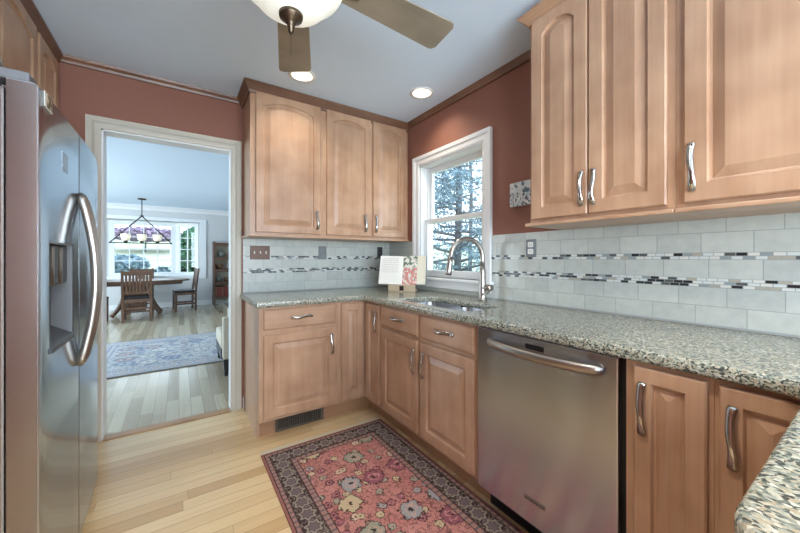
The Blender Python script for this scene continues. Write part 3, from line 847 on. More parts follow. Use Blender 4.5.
# faucet
fx, fy = 1.70, 1.545
t = thing('faucet', 'brushed nickel gooseneck faucet with pull down spray head behind the sink', 'faucet', (fx, fy, .915))
bm = newbm(); lathe(bm, [(0, 0), (.030, 0), (.030, .006), (.025, .012), (.0235, .02), (.0235, .135), (.021, .145), (.021, .195), (.0175, .205), (.0165, .23), (0, .23)], (fx, fy, .915), 24); obj('body', bm, 'nickel', t)
bm = newbm()
cx_ = fx - .135; zt = .915 + .295
dirx, diry = -0.985, 0.17
pts = [(fx, fy, .915 + .22), (fx, fy, .915 + .27)]
for k in range(0, 15):
    a = PI * k / 14 * 0.97
    q = .125 - .125 * math.cos(a)
    pts.append((fx + dirx * q, fy + diry * q, .915 + .285 + .125 * math.sin(a)))
e = Vector(pts[-1]); pts.append((e.x + dirx * .004, e.y, e.z - .012))
tube(bm, pts, .0155, 14); obj('spout', bm, 'nickel', t)
bm = newbm(); e = Vector(pts[-1]); tube(bm, [e, e + Vector((-.004, .0, -.03)), e + Vector((-.012, 0.002, -.075)), e + Vector((-.017, 0.003, -.105)), e + Vector((-.018, .003, -.112))], [.0165, .018, .020, .021, .016], 14); obj('spray_head', bm, 'nickel', t)
bm = newbm(); tube(bm, [(fx, fy, 1.00), (fx + .01, fy - .035, 1.00), (fx + .015, fy - .068, 1.00)], [.021, .021, .021], 14)
obj('valve', bm, 'nickel', t)
bm = newbm(); tube(bm, [(fx + .015, fy - .055, 1.0), (fx + .005, fy - .062, .985), (fx - .03, fy - .062, .965), (fx - .06, fy - .060, .962)], [.008, .008, .007, .006], 10); obj('lever', bm, 'nickel', t)

# ---------------------------------------------------------------- backsplash
bm = newbm(); box(bm, (.425, YB - .009, .916), (XR - .0095, YB - .0005, 1.3555)); solo('tile_backsplash', bm, 'tile_x', 'white stone tile backsplash with mosaic bands under the cabinets beside the doorway', 'backsplash')
bm = newbm()
box(bm, (XR - .009, -.6, .916), (XR - .0005, 1.553, 1.3555)); box(bm, (XR - .009, 1.553, .916), (XR - .0005, 2.462, .951)); box(bm, (XR - .009, 2.467, .916), (XR - .0005, YB - .001, 1.3555))
solo('tile_backsplash', bm, 'tile_y', 'white stone tile backsplash with mosaic bands along the window wall', 'backsplash')

# plates on the backsplash
def plate_B(name, label, x0, x1, z0, z1, mat, kind, cat):
    y = YB - .009
    t = thing(name, label, cat, ((x0 + x1) / 2, y, z0))
    bm = newbm(); box(bm, (x0, y - .006, z0), (x1, y, z1), .0025); obj('cover_plate', bm, mat, t)
    if kind == 'switch':
        for k in range(3):
            xx = x0 + (x1 - x0) * (.2 + .3 * k)
            bm = newbm(); box(bm, (xx - .005, y - .018, (z0 + z1) / 2 - .01), (xx + .005, y - .004, (z0 + z1) / 2 + .012), .002); obj('toggle', bm, 'white', t)
    else:
        xx = (x0 + x1) / 2
        for zz in ((z0 + z1) / 2 + .02, (z0 + z1) / 2 - .02):
            bm = newbm(); box(bm, (xx - .016, y - .009, zz - .013), (xx + .016, y - .004, zz + .013), .004); obj('receptacle', bm, 'greyplastic' if mat == 'pewter' else 'black', t)
    return t
plate_B('light_switch', 'copper plate with three white toggle switches on the tile by the doorway', .478, .628, 1.188, 1.299, 'copper', 'switch', 'light switch')
plate_B('wall_outlet', 'pewter outlet plate in the middle of the tile beside the doorway', 1.046, 1.121, 1.190, 1.308, 'pewter', 'outlet', 'outlet')
plate_B('wall_outlet', 'small dark outlet plate in the corner just above the open cookbook', 1.655, 1.715, 1.195, 1.312, 'darkgrey', 'outlet', 'outlet')
t = thing('wall_outlet', 'pewter outlet plate with two white receptacles right of the window', 'outlet', (XR - .009, 1.243, 1.205))
x = XR - .009
bm = newbm(); box(bm, (x - .006, 1.209, 1.203), (x, 1.277, 1.313), .0025); obj('cover_plate', bm, 'pewter', t)
for zz in (1.28, 1.238):
    bm = newbm(); box(bm, (x - .010, 1.243 - .018, zz - .016), (x - .004, 1.243 + .018, zz + .016), .006, 3)
    r = obj('receptacle', bm, 'white', t)
    bm = newbm(); box(bm, (x - .0105, 1.236, zz - .004), (x - .0098, 1.238, zz + .007)); box(bm, (x - .0105, 1.248, zz - .004), (x - .0098, 1.250, zz + .007)); obj('slot', bm, 'black', r)

# small canvas right of the window
n = NB('painted_canvas', 0.7)
xx_, yy_, zz_ = n.xyz()
p = n.comb(yy_, zz_)
f1 = n.noise(p, 22.0, 4, 0.7)
dn = n.noise(n.comb(n.mul(yy_, 1.6), zz_), 38.0, 3, 0.6)
low = n.lt(zz_, 0.085)
c = n.ramp(f1, [(0.3, rgb(150, 172, 190)), (0.5, rgb(206, 212, 212)), (0.7, rgb(232, 228, 220))])
c = n.mix(n.mul(n.gt(dn, 0.54), low), c, rgb(74, 84, 100))
c = n.mix(n.mul(n.gt(n.noise(p, 55.0, 1), 0.66), low), c, rgb(132, 60, 58))
c = n.mix(n.mul(n.gt(n.noise(n.vadd(p, (2.0, 1.0, 0)), 18.0, 3), 0.56), n.gt(zz_, 0.08)), c, rgb(86, 108, 120))
n.color(c)
bm = newbm(); box(bm, (XR - .022, 1.225, 1.528), (XR - .0005, 1.392, 1.680), .002)
solo('wall_picture', bm, n.mat, 'small frameless blue and white picture on the red wall by the cabinet', 'picture', (XR - .011, 1.31, 1.528))

# cookbook on its stand
ang = math.radians(-44)
t = thing('cookbook_stand', 'pale wooden cookbook stand on the granite in the corner', 'cookbook stand', (1.59, 2.34, .915), ang)
Rz = Matrix.Translation((1.59, 2.34, .915)) @ Matrix.Rotation(ang, 4, 'Z')
def stand(name, bm, mat, par): bm.transform(Rz); return obj(name, bm, mat, par)
M['stand'] = wood('pale_stand_wood', rgb(170, 150, 124), rgb(202, 184, 156), 0)
bm = newbm(); box(bm, (-.115, -.05, 0), (.115, .10, .016), .003); stand('base', bm, 'stand', t)
bm = newbm(); box(bm, (-.115, -.055, .0), (.115, -.040, .062), .004); stand('ledge', bm, 'stand', t)
bm = newbm(); tl = .30
prism(bm, [(-.022, .02), (-.012, .016), (.068, .225), (.058, .23)], 0, -.10, .10); stand('backrest', bm, 'stand', t)
bm = newbm(); box(bm, (-.018, -.058, .012), (.018, -.0545, .05), .0015); stand('emblem', bm, 'iron', t)
book = thing('cookbook', 'open cookbook with a text page and a food photo leaning on the wooden stand', 'book', (1.59, 2.34, .965), ang)
lean = math.radians(21)
def book_pt(a, b, c):   # a across, b up the page, c towards the reader
    return (a, -.026 + b * math.sin(lean) - c * math.cos(lean), .058 + b * math.cos(lean) + c * math.sin(lean))
PWD, PHT = .200, .255
def page_block(s, th):
    bm = newbm(); n = 12; cols = []
    for i in range(n + 1):
        q = i / n
        c = .006 + th * math.sin(PI * min(1, q * 1.15 + .02)) ** .6 * (1 - .5 * q) + .02 * q * q
        cols.append((s * q * PWD, c, .001 + .02 * q * q))
    V = [[bm.verts.new(book_pt(a, b, c)) for (b, c) in ((0, c1), (PHT, c1), (PHT, c0), (0, c0))] for (a, c1, c0) in cols]
    for A, B in zip(V, V[1:]):
        for k in range(4): bm.faces.new((A[k], B[k], B[(k + 1) % 4], A[(k + 1) % 4]))
    bm.faces.new(V[0][::-1]); bm.faces.new(V[-1])
    return bm
n = NB('printed_page', 0.8)
X_, Y_, Z_ = n.xyz()
row = n.m('FRACT', n.mul(Z_, 62.0)); wd = n.noise(n.comb(n.mul(X_, 160.0), n.m('FLOOR', n.mul(Z_, 62.0))), 1.0, 1)
ink = n.mul(n.mul(n.lt(row, 0.4), n.gt(wd, 0.47)), n.mul(n.between(X_, -.185, -.04), n.between(Z_, .11, .235)))
n.color(n.mix(n.mul(ink, 0.4), rgb(228, 226, 218), rgb(110, 108, 110)))
pg = page_block(-1, .012); pg.transform(Rz); obj('text_page', pg, n.mat, book)
n = NB('photo_page', 0.6)
X_, Y_, Z_ = n.xyz()
p = n.comb(X_, Z_)
inner = n.lt(X_, .125)
d1, c1 = n.vor(p, 34.0, 1.0)
ff = n.noise(p, 26.0, 3)
cc = n.ramp(ff, [(0.32, rgb(86, 96, 88)), (0.44, rgb(206, 202, 190)), (0.58, rgb(226, 220, 208))])
cc = n.mix(n.mul(n.lt(Z_, .15), n.gt(n.noise(p, 40.0, 2), 0.48)), cc, rgb(206, 136, 126))
cc = n.mix(n.mul(n.gt(Z_, .16), n.gt(n.noise(n.vadd(p, (4, 2, 0)), 40.0, 2), 0.54)), cc, rgb(92, 116, 96))
n.color(n.mix(inner, rgb(222, 216, 196), cc))
pg = page_block(1, .012); pg.transform(Rz); obj('photo_page', pg, n.mat, book)
bm = newbm()
for s in (-1, 1):
    V = [bm.verts.new(book_pt(s * a, b, c)) for (a, b, c) in ((0, -.004, -.001), (PWD + .006, -.004, .018), (PWD + .006, PHT + .004, .018), (0, PHT + .004, -.001), (0, -.004, -.004), (PWD + .006, -.004, .015), (PWD + .006, PHT + .004, .015), (0, PHT + .004, -.004))]
    for q in ((0, 1, 2, 3), (4, 7, 6, 5), (0, 4, 5, 1), (1, 5, 6, 2), (2, 6, 7, 3), (3, 7, 4, 0)): bm.faces.new([V[i] for i in q])
bm.transform(Rz); obj('cover', bm, 'greyplastic', book)

# ---------------------------------------------------------------- dishwasher
DW0, DW1 = .497, 1.102
t = thing('dishwasher', 'stainless steel dishwasher with a bowed bar handle under the granite', 'dishwasher', (1.45, .80, 0))
bm = newbm(); box(bm, (1.215, DW0 + .012, .10), (XR - .02, DW1 - .004, .870)); box(bm, (1.215, .4825, .0), (1.23, DW0 + .012, .873)); obj('tub', bm, 'black', t)
bm = newbm(); box(bm, (1.27, DW0, .0), (1.285, DW1, .125)); obj('toe_kick', bm, 'black', t)
bm = newbm(); box(bm, (1.177, DW0, .125), (1.214, DW1 - .002, .873), .004); obj('door', bm, 'steel_y', t)
bm = newbm(); pts = []; rr = []
for k in range(25):
    s = k / 24; y = 1.030 + (.540 - 1.030) * s
    pts.append((1.172 - .052 * math.sin(PI * s) ** .75, y, .818)); rr.append(.018 if 0 < k < 24 else .013)
tube(bm, pts, rr, 12, .6, (0, 0, 1)); obj('handle', bm, 'nickel', t)
bm = newbm(); box(bm, (1.1755, .758, .829), (1.1775, .840, .849)); obj('display', bm, 'black', t)
bm = newbm(); box(bm, (1.1745, .752, .216), (1.1775, .846, .232), .001); bd = obj('badge', bm, 'chrome', t)
bm = newbm(); box(bm, (1.1740, .756, .2195), (1.1750, .842, .2285)); obj('badge_face', bm, 'pewter', bd)

# ---------------------------------------------------------------- refrigerator
t = thing('refrigerator', 'stainless side by side refrigerator with an ice and water dispenser', 'refrigerator', (-.65, 1.81, 0))
bm = newbm(); box(bm, (XL + .03, 1.372, .02), (-.402, 2.262, 1.672), .006); obj('cabinet_body', bm, 'steel_dark', t)
FXX = -.330
def bow(y): return FXX - .016 * max(0, (y - 1.85) / .42) ** 2 - .004 * max(0, (1.42 - y) / .06) ** 2
def fridge_door(ys, zs, hole, near_round, far_round):
    bm = newbm(); zt, zb = 1.693, .085
    def top(y):
        if far_round:
            yc = far_round[0] - far_round[1]
            if y > yc: return zt - far_round[1] + math.sqrt(max(0, far_round[1] ** 2 - (y - yc) ** 2))
        return zt
    xb = -.396
    F = []
    for y in ys:
        zz = [zb] + [z for z in zs] + [top(y) - .008]
        col = [bm.verts.new((bow(y), y, min(z, top(y) - .008))) for z in zz]
        col.append(bm.verts.new((bow(y) - .008, y, top(y)))); col.append(bm.verts.new((xb, y, top(y))))
        F.append(col)
    nz = len(zs) + 1
    for j, (A, B) in enumerate(zip(F, F[1:])):
        for k in range(len(A) - 1):
            if hole and ys[j] >= hole[0] - 1e-6 and ys[j + 1] <= hole[1] + 1e-6 and k == hole[2]: continue
            f = bm.faces.new((A[k], B[k], B[k + 1], A[k + 1])); f.smooth = True
    Bk = [bm.verts.new((xb, y, zb)) for y in ys]
    for j in range(len(ys) - 1):
        bm.faces.new((Bk[j], Bk[j + 1], F[j + 1][-1], F[j][-1])); bm.faces.new((F[j][0], F[j + 1][0], Bk[j + 1], Bk[j]))
    bm.faces.new(F[0] + [Bk[0]]); bm.faces.new(F[-1] + [Bk[-1]])
    return bm
ysA = [1.360, 1.364, 1.372, 1.39, 1.439, 1.50, 1.60, 1.715, 1.76, 1.792, 1.799]
da = fridge_door(ysA, [.90, 1.248], (1.439, 1.715, 1), True, None)
d1 = obj('freezer_door', da, 'steel', t)
ysB = [1.806, 1.813] + [1.85 + .03 * k for k in range(11)] + [2.18, 2.21, 2.23, 2.245, 2.256, 2.264, 2.268, 2.27]
d2 = obj('fridge_door', fridge_door(ysB, [.5, 1.0], None, False, (2.27, .085)), 'steel', t)
# dispenser recess
dp = obj('dispenser', box(newbm(), (-.395, 1.439, .90), (-.388, 1.715, 1.248)), 'darkgrey', t)
bm = newbm()
box(bm, (-.394, 1.439, .90), (-.331, 1.445, 1.248)); box(bm, (-.394, 1.709, .90), (-.331, 1.715, 1.248)); box(bm, (-.394, 1.439, 1.242), (-.331, 1.715, 1.248))
obj('recess_wall', bm, 'greyplastic', dp)
bm = newbm(); prism(bm, [(-.394, .90), (-.325, .90), (-.325, .915), (-.394, .955)], 1, 1.445, 1.709); obj('drip_tray', bm, 'darkgrey', dp)
bm = newbm(); box(bm, (-.394, 1.445, 1.105), (-.345, 1.709, 1.242), .006); obj('control_panel', bm, 'black', dp)
for y in (1.53, 1.62):
    bm = newbm(); tube(bm, [(-.352, y, 1.105), (-.352, y, 1.235)], .014, 10); obj('spout', bm, 'steel_dark', dp)
bm = newbm(); box(bm, (-.3955, 1.3575, .087), (-.336, 1.3598, 1.690), .001); obj('door_edge', bm, 'edge_steel', d1, 'brownish steel edge')
def fr_handle(y, dirn):
    bm = newbm(); pts = []; rr = []
    for k in range(27):
        s = k / 26; z = .775 + (1.45 - .775) * s
        pts.append((FXX + .004 + .048 * math.sin(PI * s) ** .8, y + dirn * .004 * math.sin(PI * s), z)); rr.append(.0145 if 0 < k < 26 else .011)
    return tube(bm, pts, rr, 12, .75, (1, 0, 0))
obj('handle', fr_handle(1.782, -1), 'nickel', d1); obj('handle', fr_handle(1.828, 1), 'nickel', d2)
bm = newbm(); box(bm, (-.425, 1.362, 1.6935), (-.352, 1.43, 1.722), .005); box(bm, (-.60, 1.374, 1.672), (-.4255, 1.44, 1.712), .005); obj('hinge_cover', bm, 'greyplastic', t)
bm = newbm(); box(bm, (-.44, 1.38, 0), (-.405, 2.255, .083)); obj('toe_grille', bm, 'black', t)
# magnets
n = NB('photo_print', 0.4)
X_, Y_, Z_ = n.xyz()
n.color(n.ramp(n.noise(n.comb(Y_, Z_), 45.0, 2), [(0.40, rgb(26, 24, 24)), (0.5, rgb(120, 100, 70)), (0.58, rgb(206, 190, 150))]))
mg = thing('photo_magnet', 'small photo magnet with a white edge near the top of the freezer door', 'magnet', (-.327, 1.445, 1.615))
bm = newbm(); box(bm, (-.3305, 1.392, 1.644), (-.3285, 1.465, 1.690), .0005); obj('backing', bm, 'white', mg)
bm = newbm(); box(bm, (-.3286, 1.412, 1.648), (-.3279, 1.462, 1.687)); obj('photo', bm, n.mat, mg)
n = NB('clear_sticker', 0.3, 0.6)
X_, Y_, Z_ = n.xyz()
n.color(n.mix(n.gt(n.noise(n.comb(Y_, Z_), 60.0, 2), 0.58), rgb(166, 176, 182), rgb(104, 96, 110)))
bm = newbm(); box(bm, (-.3303, 1.575, 1.495), (-.3295, 1.640, 1.560)); solo('sticker', bm, n.mat, 'pale drawing stuck to the freezer door above the dispenser', 'sticker', (-.328, 1.61, 1.495))

# ---------------------------------------------------------------- vent in the toe kick
t = thing('floor_register', 'dark metal vent grille in the toe kick beside the doorway', 'vent', (.72, 2.36, 0))
bm = newbm()
box(bm, (.548, 2.352, .008), (.892, 2.3625, .018)); box(bm, (.548, 2.352, .092), (.892, 2.3625, .108)); box(bm, (.548, 2.352, .018), (.566, 2.3625, .092)); box(bm, (.874, 2.352, .018), (.892, 2.3625, .092))
obj('frame', bm, 'ventmetal', t)
bm = newbm(); box(bm, (.566, 2.361, .018), (.874, 2.3628, .092)); obj('backing', bm, 'black', t)
bm = newbm()
for k in range(24): x = .572 + k * .01292; box(bm, (x, 2.354, .018), (x + .005, 2.361, .092))
obj('grille', bm, 'ventmetal', t)

# ---------------------------------------------------------------- rugs
t = thing('rug', 'red oriental runner rug with a black floral border on the kitchen floor', 'rug', (.8275, 1.21, 0))
bm = newbm(); box(bm, (.41, .295, .0005), (1.245, 2.125, .009), .003); obj('pile', bm, 'rug_red', t)
rnd = random.Random(2)
for (ya, yb_) in ((2.124, 2.172), (.296, .248)):
    bm = newbm()
    for k in range(150):
        x = .412 + .831 * k / 149
        d = rnd.uniform(-.004, .004)
        bm.faces.new([bm.verts.new(p) for p in ((x, ya, .006), (x + .0048, ya, .006), (x + .0048 + d, yb_, .002), (x + d, yb_, .002))])
    obj('fringe', bm, 'fringe', t)
t = thing('rug', 'large faded blue grey rug on the dining room floor', 'rug', (.43, 5.23, 0))
bm = newbm(); box(bm, (-.97, 4.34, .0005), (1.83, 6.12, .010), .003); obj('pile', bm, 'rug_blue', t)

# ---------------------------------------------------------------- ceiling fan
FCX, FCY = .316, 1.138
t = thing('ceiling_fan', 'ceiling fan with brown wooden blades and a white glass bowl lamp', 'ceiling fan', (FCX, FCY, 1.87))
bm = newbm(); lathe(bm, [(0, ZC - .001), (.075, ZC - .001), (.07, ZC - .03), (.045, ZC - .055), (.02, ZC - .06), (0, ZC - .06)], (FCX, FCY, 0), 28); obj('canopy', bm, 'bronze', t)
bm = newbm(); lathe(bm, [(0, 2.42), (.013, 2.42), (.013, 2.34), (.05, 2.33), (.11, 2.31), (.125, 2.28), (.125, 2.23), (.10, 2.205), (.07, 2.19), (.065, 2.15), (.07, 2.13), (0, 2.13)], (FCX, FCY, 0), 32); obj('motor', bm, 'bronze', t)
for k in range(5):
    a = 2 * PI * k / 5 + .01
    bm = newbm(); Nn = 10; L0, L1 = .19, .69
    prof = []
    for i in range(Nn + 1):
        s = i / Nn; prof.append((L0 + (L1 - L0 - .03) * s, .058 + .024 * s))
    top = prof + [(L1 - .012, .078), (L1, .060)]
    poly = [(x, w) for x, w in top] + [(x, -w) for x, w in top[::-1]]
    V0 = [bm.verts.new((x, y, 0)) for x, y in poly]; V1 = [bm.verts.new((x, y, .006)) for x, y in poly]
    bm.faces.new(V0[::-1]); bm.faces.new(V1)
    for i in range(len(poly)): bm.faces.new((V0[i], V0[(i + 1) % len(poly)], V1[(i + 1) % len(poly)], V1[i]))
    mt = Matrix.Translation((FCX, FCY, 2.20)) @ Matrix.Rotation(a, 4, 'Z') @ Matrix.Rotation(math.radians(-9), 4, 'X')
    bm.transform(mt); b = obj('blade', bm, 'blade', t)
    bm = newbm(); tube(bm, [(.10, 0, .02), (.15, 0, .0), (.20, 0, -.004), (.26, 0, -.004)], [.016, .014, .018, .02], 8, .4, (0, 1, 0)); bm.transform(mt); obj('bracket', bm, 'bronze', b)
bm = newbm(); lathe(bm, [(.172, 2.134), (.176, 2.127), (.168, 2.112), (.152, 2.098), (.140, 2.090), (.134, 2.080), (.112, 2.055), (.08, 2.033), (.042, 2.021), (0, 2.018)], (FCX, FCY, 0), 48)
lathe(bm, [(.172, 2.134), (.06, 2.138), (0, 2.138)], (FCX, FCY, 0), 48)
obj('lamp_bowl', bm, 'fanlamp', t)
bm = newbm(); lathe(bm, [(0, 2.026), (.040, 2.020), (.038, 2.008), (.018, 1.994), (.012, 1.982), (.012, 1.976), (.009, 1.972), (.009, 1.962), (.004, 1.955), (0, 1.953)], (FCX, FCY, 0), 24); obj('finial', bm, 'bronze', t)
bm = newbm()
for k in range(12): lathe(bm, [(0, .0024), (.0022, 0), (0, -.0024)], (FCX + .0, FCY, 1.951 - k * .0062), 6)
obj('pull_chain', bm, 'bronze', t)

# ---------------------------------------------------------------- recessed lamps
ceil = curve_slab('ceiling', [[(XL - .12, YR - .12), (XR + .14, YR - .12), (XR + .14, YB + .06), (XL - .12, YB + .06)]] + [arc(x, y, .072, 0, 352.5, 47) for x, y in CANS], ZC, ZC + .12, 0.0, 'ceiling')
ceil['kind'] = 'structure'
def downlight(label, x, y, power):
    t = thing('recessed_light', label, 'ceiling light', (x, y, ZC))
    bm = newbm(); lathe(bm, [(.071, .001), (.092, .0), (.092, -.003), (.074, -.006), (.068, -.002), (.068, .012), (.071, .012), (.071, .001)], (x, y, ZC), 40); obj('trim_ring', bm, 'canring', t)
    bm = newbm(); lathe(bm, [(.068, .012), (.050, .070), (0, .072), (0, .078), (.056, .078), (.0715, .012), (.068, .012)], (x, y, ZC), 40); obj('baffle', bm, 'canring', t)
    bm = newbm(); lathe(bm, [(0, .069), (.048, .068), (.044, .060), (.02, .052), (0, .050)], (x, y, ZC), 28); obj('lamp', bm, 'bulb', t)
    d = bpy.data.lights.new('recessed_beam', 'SPOT'); d.energy = power; d.color = (1.0, .88, .72); d.spot_size = math.radians(130); d.spot_blend = .8; d.shadow_soft_size = .04
    o = bpy.data.objects.new('recessed_beam', d); o.location = (0, 0, .03); C.objects.link(o); o.parent = t
for (x, y), lab, pw in zip(CANS, ('lit recessed ceiling light half hidden by a fan blade', 'lit recessed ceiling light nearest the window corner', 'added recessed fill light behind the camera on the left', 'added recessed fill light over the near granite counter', 'added recessed fill light above the middle of the kitchen aisle'), (10, 12, 14, 14, 60)):  # rear, near-counter and aisle cans are added fill; the aisle one lifts the lower doors
    downlight(lab, x, y, pw)

# ---------------------------------------------------------------- dining room furniture
def make_chair(label, back_h=.97, w=.46, posts=False):
    t = thing('dining_chair', label, 'chair')
    hw = w / 2; s = .020
    for sx in (-1, 1):
        bm = newbm(); x = sx * (hw - s); box(bm, (x - s, .40 - 2 * s, 0), (x + s, .40, .43), .003); obj('leg', bm, 'oakbrown', t)
        bm = newbm(); prism(bm, [(-.02, 0), (.02, 0), (.02, .45), (-.045, back_h), (-.078, back_h), (-.02, .44)], 0, x - s, x + s); obj('leg', bm, 'oakbrown', t)
    bm = newbm()
    box(bm, (-hw + .04, .365, .37), (hw - .04, .392, .43)); box(bm, (-hw + .04, -.01, .37), (hw - .04, .015, .43)); box(bm, (-hw + .006, .02, .37), (-hw + .034, .36, .43)); box(bm, (hw - .034, .02, .37), (hw - .006, .36, .43))
    obj('seat_frame', bm, 'oakbrown', t)
    bm = newbm(); box(bm, (-hw + .01, .022, .43), (hw - .01, .405, .475), .014, 3); obj('seat', bm, 'leather', t)
    for z in ((.13, .20)):
        pass
    bm = newbm(); box(bm, (-hw + .01, .02, .15), (-hw + .03, .36, .19)); box(bm, (hw - .03, .02, .15), (hw - .01, .36, .19)); box(bm, (-hw + .03, .17, .155), (hw - .03, .19, .185)); box(bm, (-hw + .04, -.008, .24), (hw - .04, .010, .27)); obj('stretcher', bm, 'oakbrown', t)
    def yb(z): return -.0 - .062 * max(0, z - .45) / (back_h - .45)
    def slab(bm, x0, x1, z0, z1, th):
        V = [bm.verts.new((x, yb(z) + dy, z)) for (x, z) in ((x0, z0), (x1, z0), (x1, z1), (x0, z1)) for dy in (-th, th)]
        for q in ((0, 2, 4, 6), (1, 7, 5, 3), (0, 1, 3, 2), (2, 3, 5, 4), (4, 5, 7, 6), (6, 7, 1, 0)): bm.faces.new([V[i] for i in q])
    zt = back_h - (.10 if posts else .0)
    bm = newbm(); slab(bm, -hw + .038, hw - .038, zt - .09, zt - .012, .012); obj('top_rail', bm, 'oakbrown', t)
    bm = newbm(); slab(bm, -hw + .038, hw - .038, .53, .575, .012); obj('lower_rail', bm, 'oakbrown', t)
    N = 7
    for k in range(N):
        x = -hw + .075 + (w - .15) * k / (N - 1)
        bm = newbm(); slab(bm, x - .0155, x + .0155, .575, zt - .09, .007); obj('slat', bm, 'oakbrown', t)
    return t
ch = make_chair('brown slat back dining chair with its back to the kitchen')
ch.location = (-.66, 7.98, 0)
dup(ch, (.30, 9.22, 0), math.radians(97), 'brown slat back dining chair at the right end of the table')
dup(ch, (-1.515, 8.12, 0), math.radians(-90), 'brown dining chair at the near left of the table, mostly hidden by the doorway')
dup(ch, (-.72, 9.70, 0), PI, 'brown slat back dining chair on the window side of the table')
# table
TX, TY = -.72, 8.86
t = thing('dining_table', 'oval brown wooden dining table on a pedestal with curved legs', 'table', (TX, TY, 0))
bm = newbm()
ov = [(TX + .92 * math.copysign(abs(math.cos(a)) ** .8, math.cos(a)), TY + .50 * math.copysign(abs(math.sin(a)) ** .8, math.sin(a))) for a in [2 * PI * k / 48 for k in range(48)]]
prism(bm, ov, 2, .715, .75); obj('tabletop', bm, 'oakbrown', t)
bm = newbm(); prism(bm, [(TX + (x - TX) * .86, TY + (y - TY) * .82) for x, y in ov], 2, .65, .714); obj('apron', bm, 'oakbrown', t)
bm = newbm(); box(bm, (TX - .15, TY - .15, .12), (TX + .15, TY + .15, .65), .01); obj('pedestal', bm, 'oakbrown', t)
for sx, sy in ((-1, -1), (1, -1), (-1, 1), (1, 1)):
    pts = []
    for k in range(10):
        s = k / 9; r = .20 + .20 * s ** 2.4
        pts.append((TX + sx * r, TY + sy * (.10 + .1 * s), .64 - .61 * s))
    bm = newbm(); tube(bm, pts, [.034] * 9 + [.036], 8); obj('leg', bm, 'oakbrown', t)
# chandelier
t = thing('chandelier', 'triangular dark iron chandelier with three glass cups over the dining table', 'chandelier', (-.65, 8.86, 1.52))
CXX, CYY = -.65, 8.86
bm = newbm(); lathe(bm, [(0, ZC - .001), (.075, ZC - .001), (.07, ZC - .022), (.02, ZC - .03), (0, ZC - .03)], (CXX, CYY, 0), 20); obj('canopy', bm, 'iron', t)
bm = newbm(); tube(bm, [(CXX, CYY, ZC - .02), (CXX, CYY, 2.10)], .009, 8); tube(bm, [(CXX - .03, CYY, 2.10), (CXX + .03, CYY, 2.10)], .014, 8); obj('rod', bm, 'iron', t)
bm = newbm(); tube(bm, [(CXX, CYY, 2.10), (CXX - .52, CYY, 1.525)], .011, 8); tube(bm, [(CXX, CYY, 2.10), (CXX + .52, CYY, 1.525)], .011, 8); obj('arm', bm, 'iron', t)
bm = newbm(); box(bm, (CXX - .53, CYY - .012, 1.515), (CXX + .53, CYY + .012, 1.535), .002); obj('crossbar', bm, 'iron', t)
for dx in (-.265, 0, .265):
    bm = newbm(); lathe(bm, [(0, 1.536), (.03, 1.536), (.034, 1.565), (.012, 1.575), (0, 1.575)], (CXX + dx, CYY, 0), 16); h = obj('lamp_holder', bm, 'iron', t)
    bm = newbm(); lathe(bm, [(0, 1.572), (.045, 1.575), (.07, 1.60), (.08, 1.65), (.085, 1.71), (.080, 1.71), (.065, 1.61), (0, 1.585)], (CXX + dx, CYY, 0), 20); obj('glass_cup', bm, 'amber', h)
# bookcase
KXX0, KXX1, KY0, KY1 = .73, 1.62, 9.68, 9.97
t = thing('bookcase', 'tall dark wooden bookcase against the dining room far wall', 'bookcase', (1.17, 9.83, 0))
bm = newbm()
for x0, x1 in ((KXX0, KXX0 + .05), (KXX1 - .05, KXX1)): box(bm, (x0, KY0, 0), (x1, KY1, 1.64), .004)
obj('side_panel', bm, 'walnut', t)
bm = newbm(); box(bm, (KXX0 + .05, KY1 - .012, .10), (KXX1 - .05, KY1, 1.62)); obj('back_panel', bm, 'cream_fabric', t, 'pale back panel')
SH = [.22, .60, .93, 1.24, 1.60]
for z in SH:
    bm = newbm(); box(bm, (KXX0 + .05, KY0 + .01, z - .035), (KXX1 - .05, KY1 - .013, z), .002); obj('shelf', bm, 'walnut', t)
bm = newbm()
for z in SH[1:]: box(bm, (KXX0 + .05, KY0 + .004, z - .075), (KXX1 - .05, KY0 + .016, z - .036))
obj('shelf_rail', bm, 'walnut', t)
M['redbook'] = plain('dull_red_cloth', rgb(132, 62, 56), 0.7); M['tanbook'] = plain('tan_cloth', rgb(140, 106, 84), 0.7)
proto = None; rnd = random.Random(5); x = KXX0 + .056; k = 0; first = {}
while x < KXX1 - .11:
    w = .033; mt = 'redbook' if k % 4 else 'tanbook'
    lab = 'dull red book upright on the lowest shelf of the bookcase' if mt == 'redbook' else 'tan book upright on the lowest shelf of the bookcase'
    if mt not in first:
        bm = newbm(); box(bm, (0, 0, 0), (w, .17, .235), .003)
        o = obj('book', bm, mt); tag(o, lab, 'book', 'books on the lowest shelf of the bookcase: ' + ('red' if mt == 'redbook' else 'tan')); o.location = (x, KY0 + .04, SH[0]); first[mt] = o
    else:
        o = first[mt].copy(); C.objects.link(o); o.location = (x, KY0 + .04, SH[0])
    o.scale = (1, 1, rnd.choice((.92, 1.0, 1.05))); x += w + .003; k += 1
def vase(x, z, prof, mat, label, cat='vase', name='vase'):
    bm = newbm(); lathe(bm, prof, (x, KY0 + .14, z), 20); solo(name, bm, mat, label, cat, (x, KY0 + .14, z))
M['ceramic'] = plain('grey_ceramic', rgb(120, 120, 112), 0.35, scale=30); M['wicker'] = plain('brown_wicker', rgb(112, 86, 60), 0.8, scale=60, var=.3)
vase(.87, SH[1], [(0, 0), (.05, 0), (.075, .05), (.06, .12), (.03, .16), (.04, .19), (0, .19)], 'ceramic', 'grey round vase on the second shelf of the bookcase')
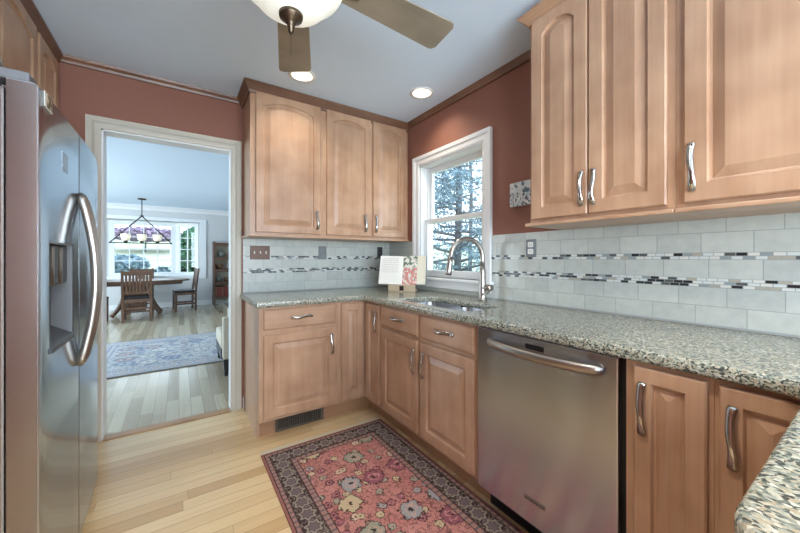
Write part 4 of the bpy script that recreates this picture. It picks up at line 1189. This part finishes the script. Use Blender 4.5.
vase(1.08, SH[1], [(0, 0), (.08, 0), (.10, .09), (.09, .10), (0, .10)], 'wicker', 'brown woven bowl on the second shelf of the bookcase', 'bowl', 'bowl')
vase(.88, SH[2], [(0, 0), (.07, 0), (.09, .11), (.085, .12), (0, .12)], 'wicker', 'brown basket on the third shelf of the bookcase', 'basket', 'basket')
vase(1.08, SH[2], [(0, 0), (.03, 0), (.055, .06), (.02, .14), (.03, .17), (0, .17)], 'ceramic', 'slim grey vase on the third shelf of the bookcase')
vase(.92, SH[3], [(0, 0), (.06, 0), (.08, .06), (.08, .12), (.05, .15), (0, .15)], 'ceramic', 'grey jar on the top shelf of the bookcase', 'jar', 'jar')
vase(1.12, SH[3], [(0, 0), (.05, 0), (.09, .05), (.085, .08), (0, .08)], 'wicker', 'low brown bowl on the top shelf of the bookcase', 'bowl', 'bowl')
# armchair at the right of the doorway
AX, AY = .372, 3.77
t = thing('armchair', 'cream upholstered armchair with black tapered legs just beyond the doorway', 'armchair', (AX + .4, AY + .38, 0))
bm = newbm(); box(bm, (AX, AY, .17), (AX + .82, AY + .10, .595), .012, 3); obj('arm', bm, 'cream_fabric', t)
bm = newbm(); box(bm, (AX + .12, AY + .66, .17), (AX + .82, AY + .76, .595), .012, 3); obj('arm', bm, 'cream_fabric', t)
bm = newbm(); box(bm, (AX + .68, AY + .10, .26), (AX + .85, AY + .66, .90), .03, 3); obj('backrest', bm, 'cream_fabric', t)
bm = newbm(); box(bm, (AX - .012, AY + .105, .255), (AX + .68, AY + .655, .40), .025, 3); obj('seat_cushion', bm, 'cream_fabric', t)
bm = newbm(); box(bm, (AX - .008, AY + .105, .15), (AX + .78, AY + .655, .25), .006); obj('seat_rail', bm, 'darkgrey', t)
for x in (AX + .006, AX + .73):
    for y in (AY + .02, AY + .69):
        bm = newbm(); prism(bm, [(x, .17), (x + .06, .17), (x + .04, .0105 if y > AY + .5 else 0), (x + .01, .0105 if y > AY + .5 else 0)], 1, y, y + .05); obj('leg', bm, 'black', t)
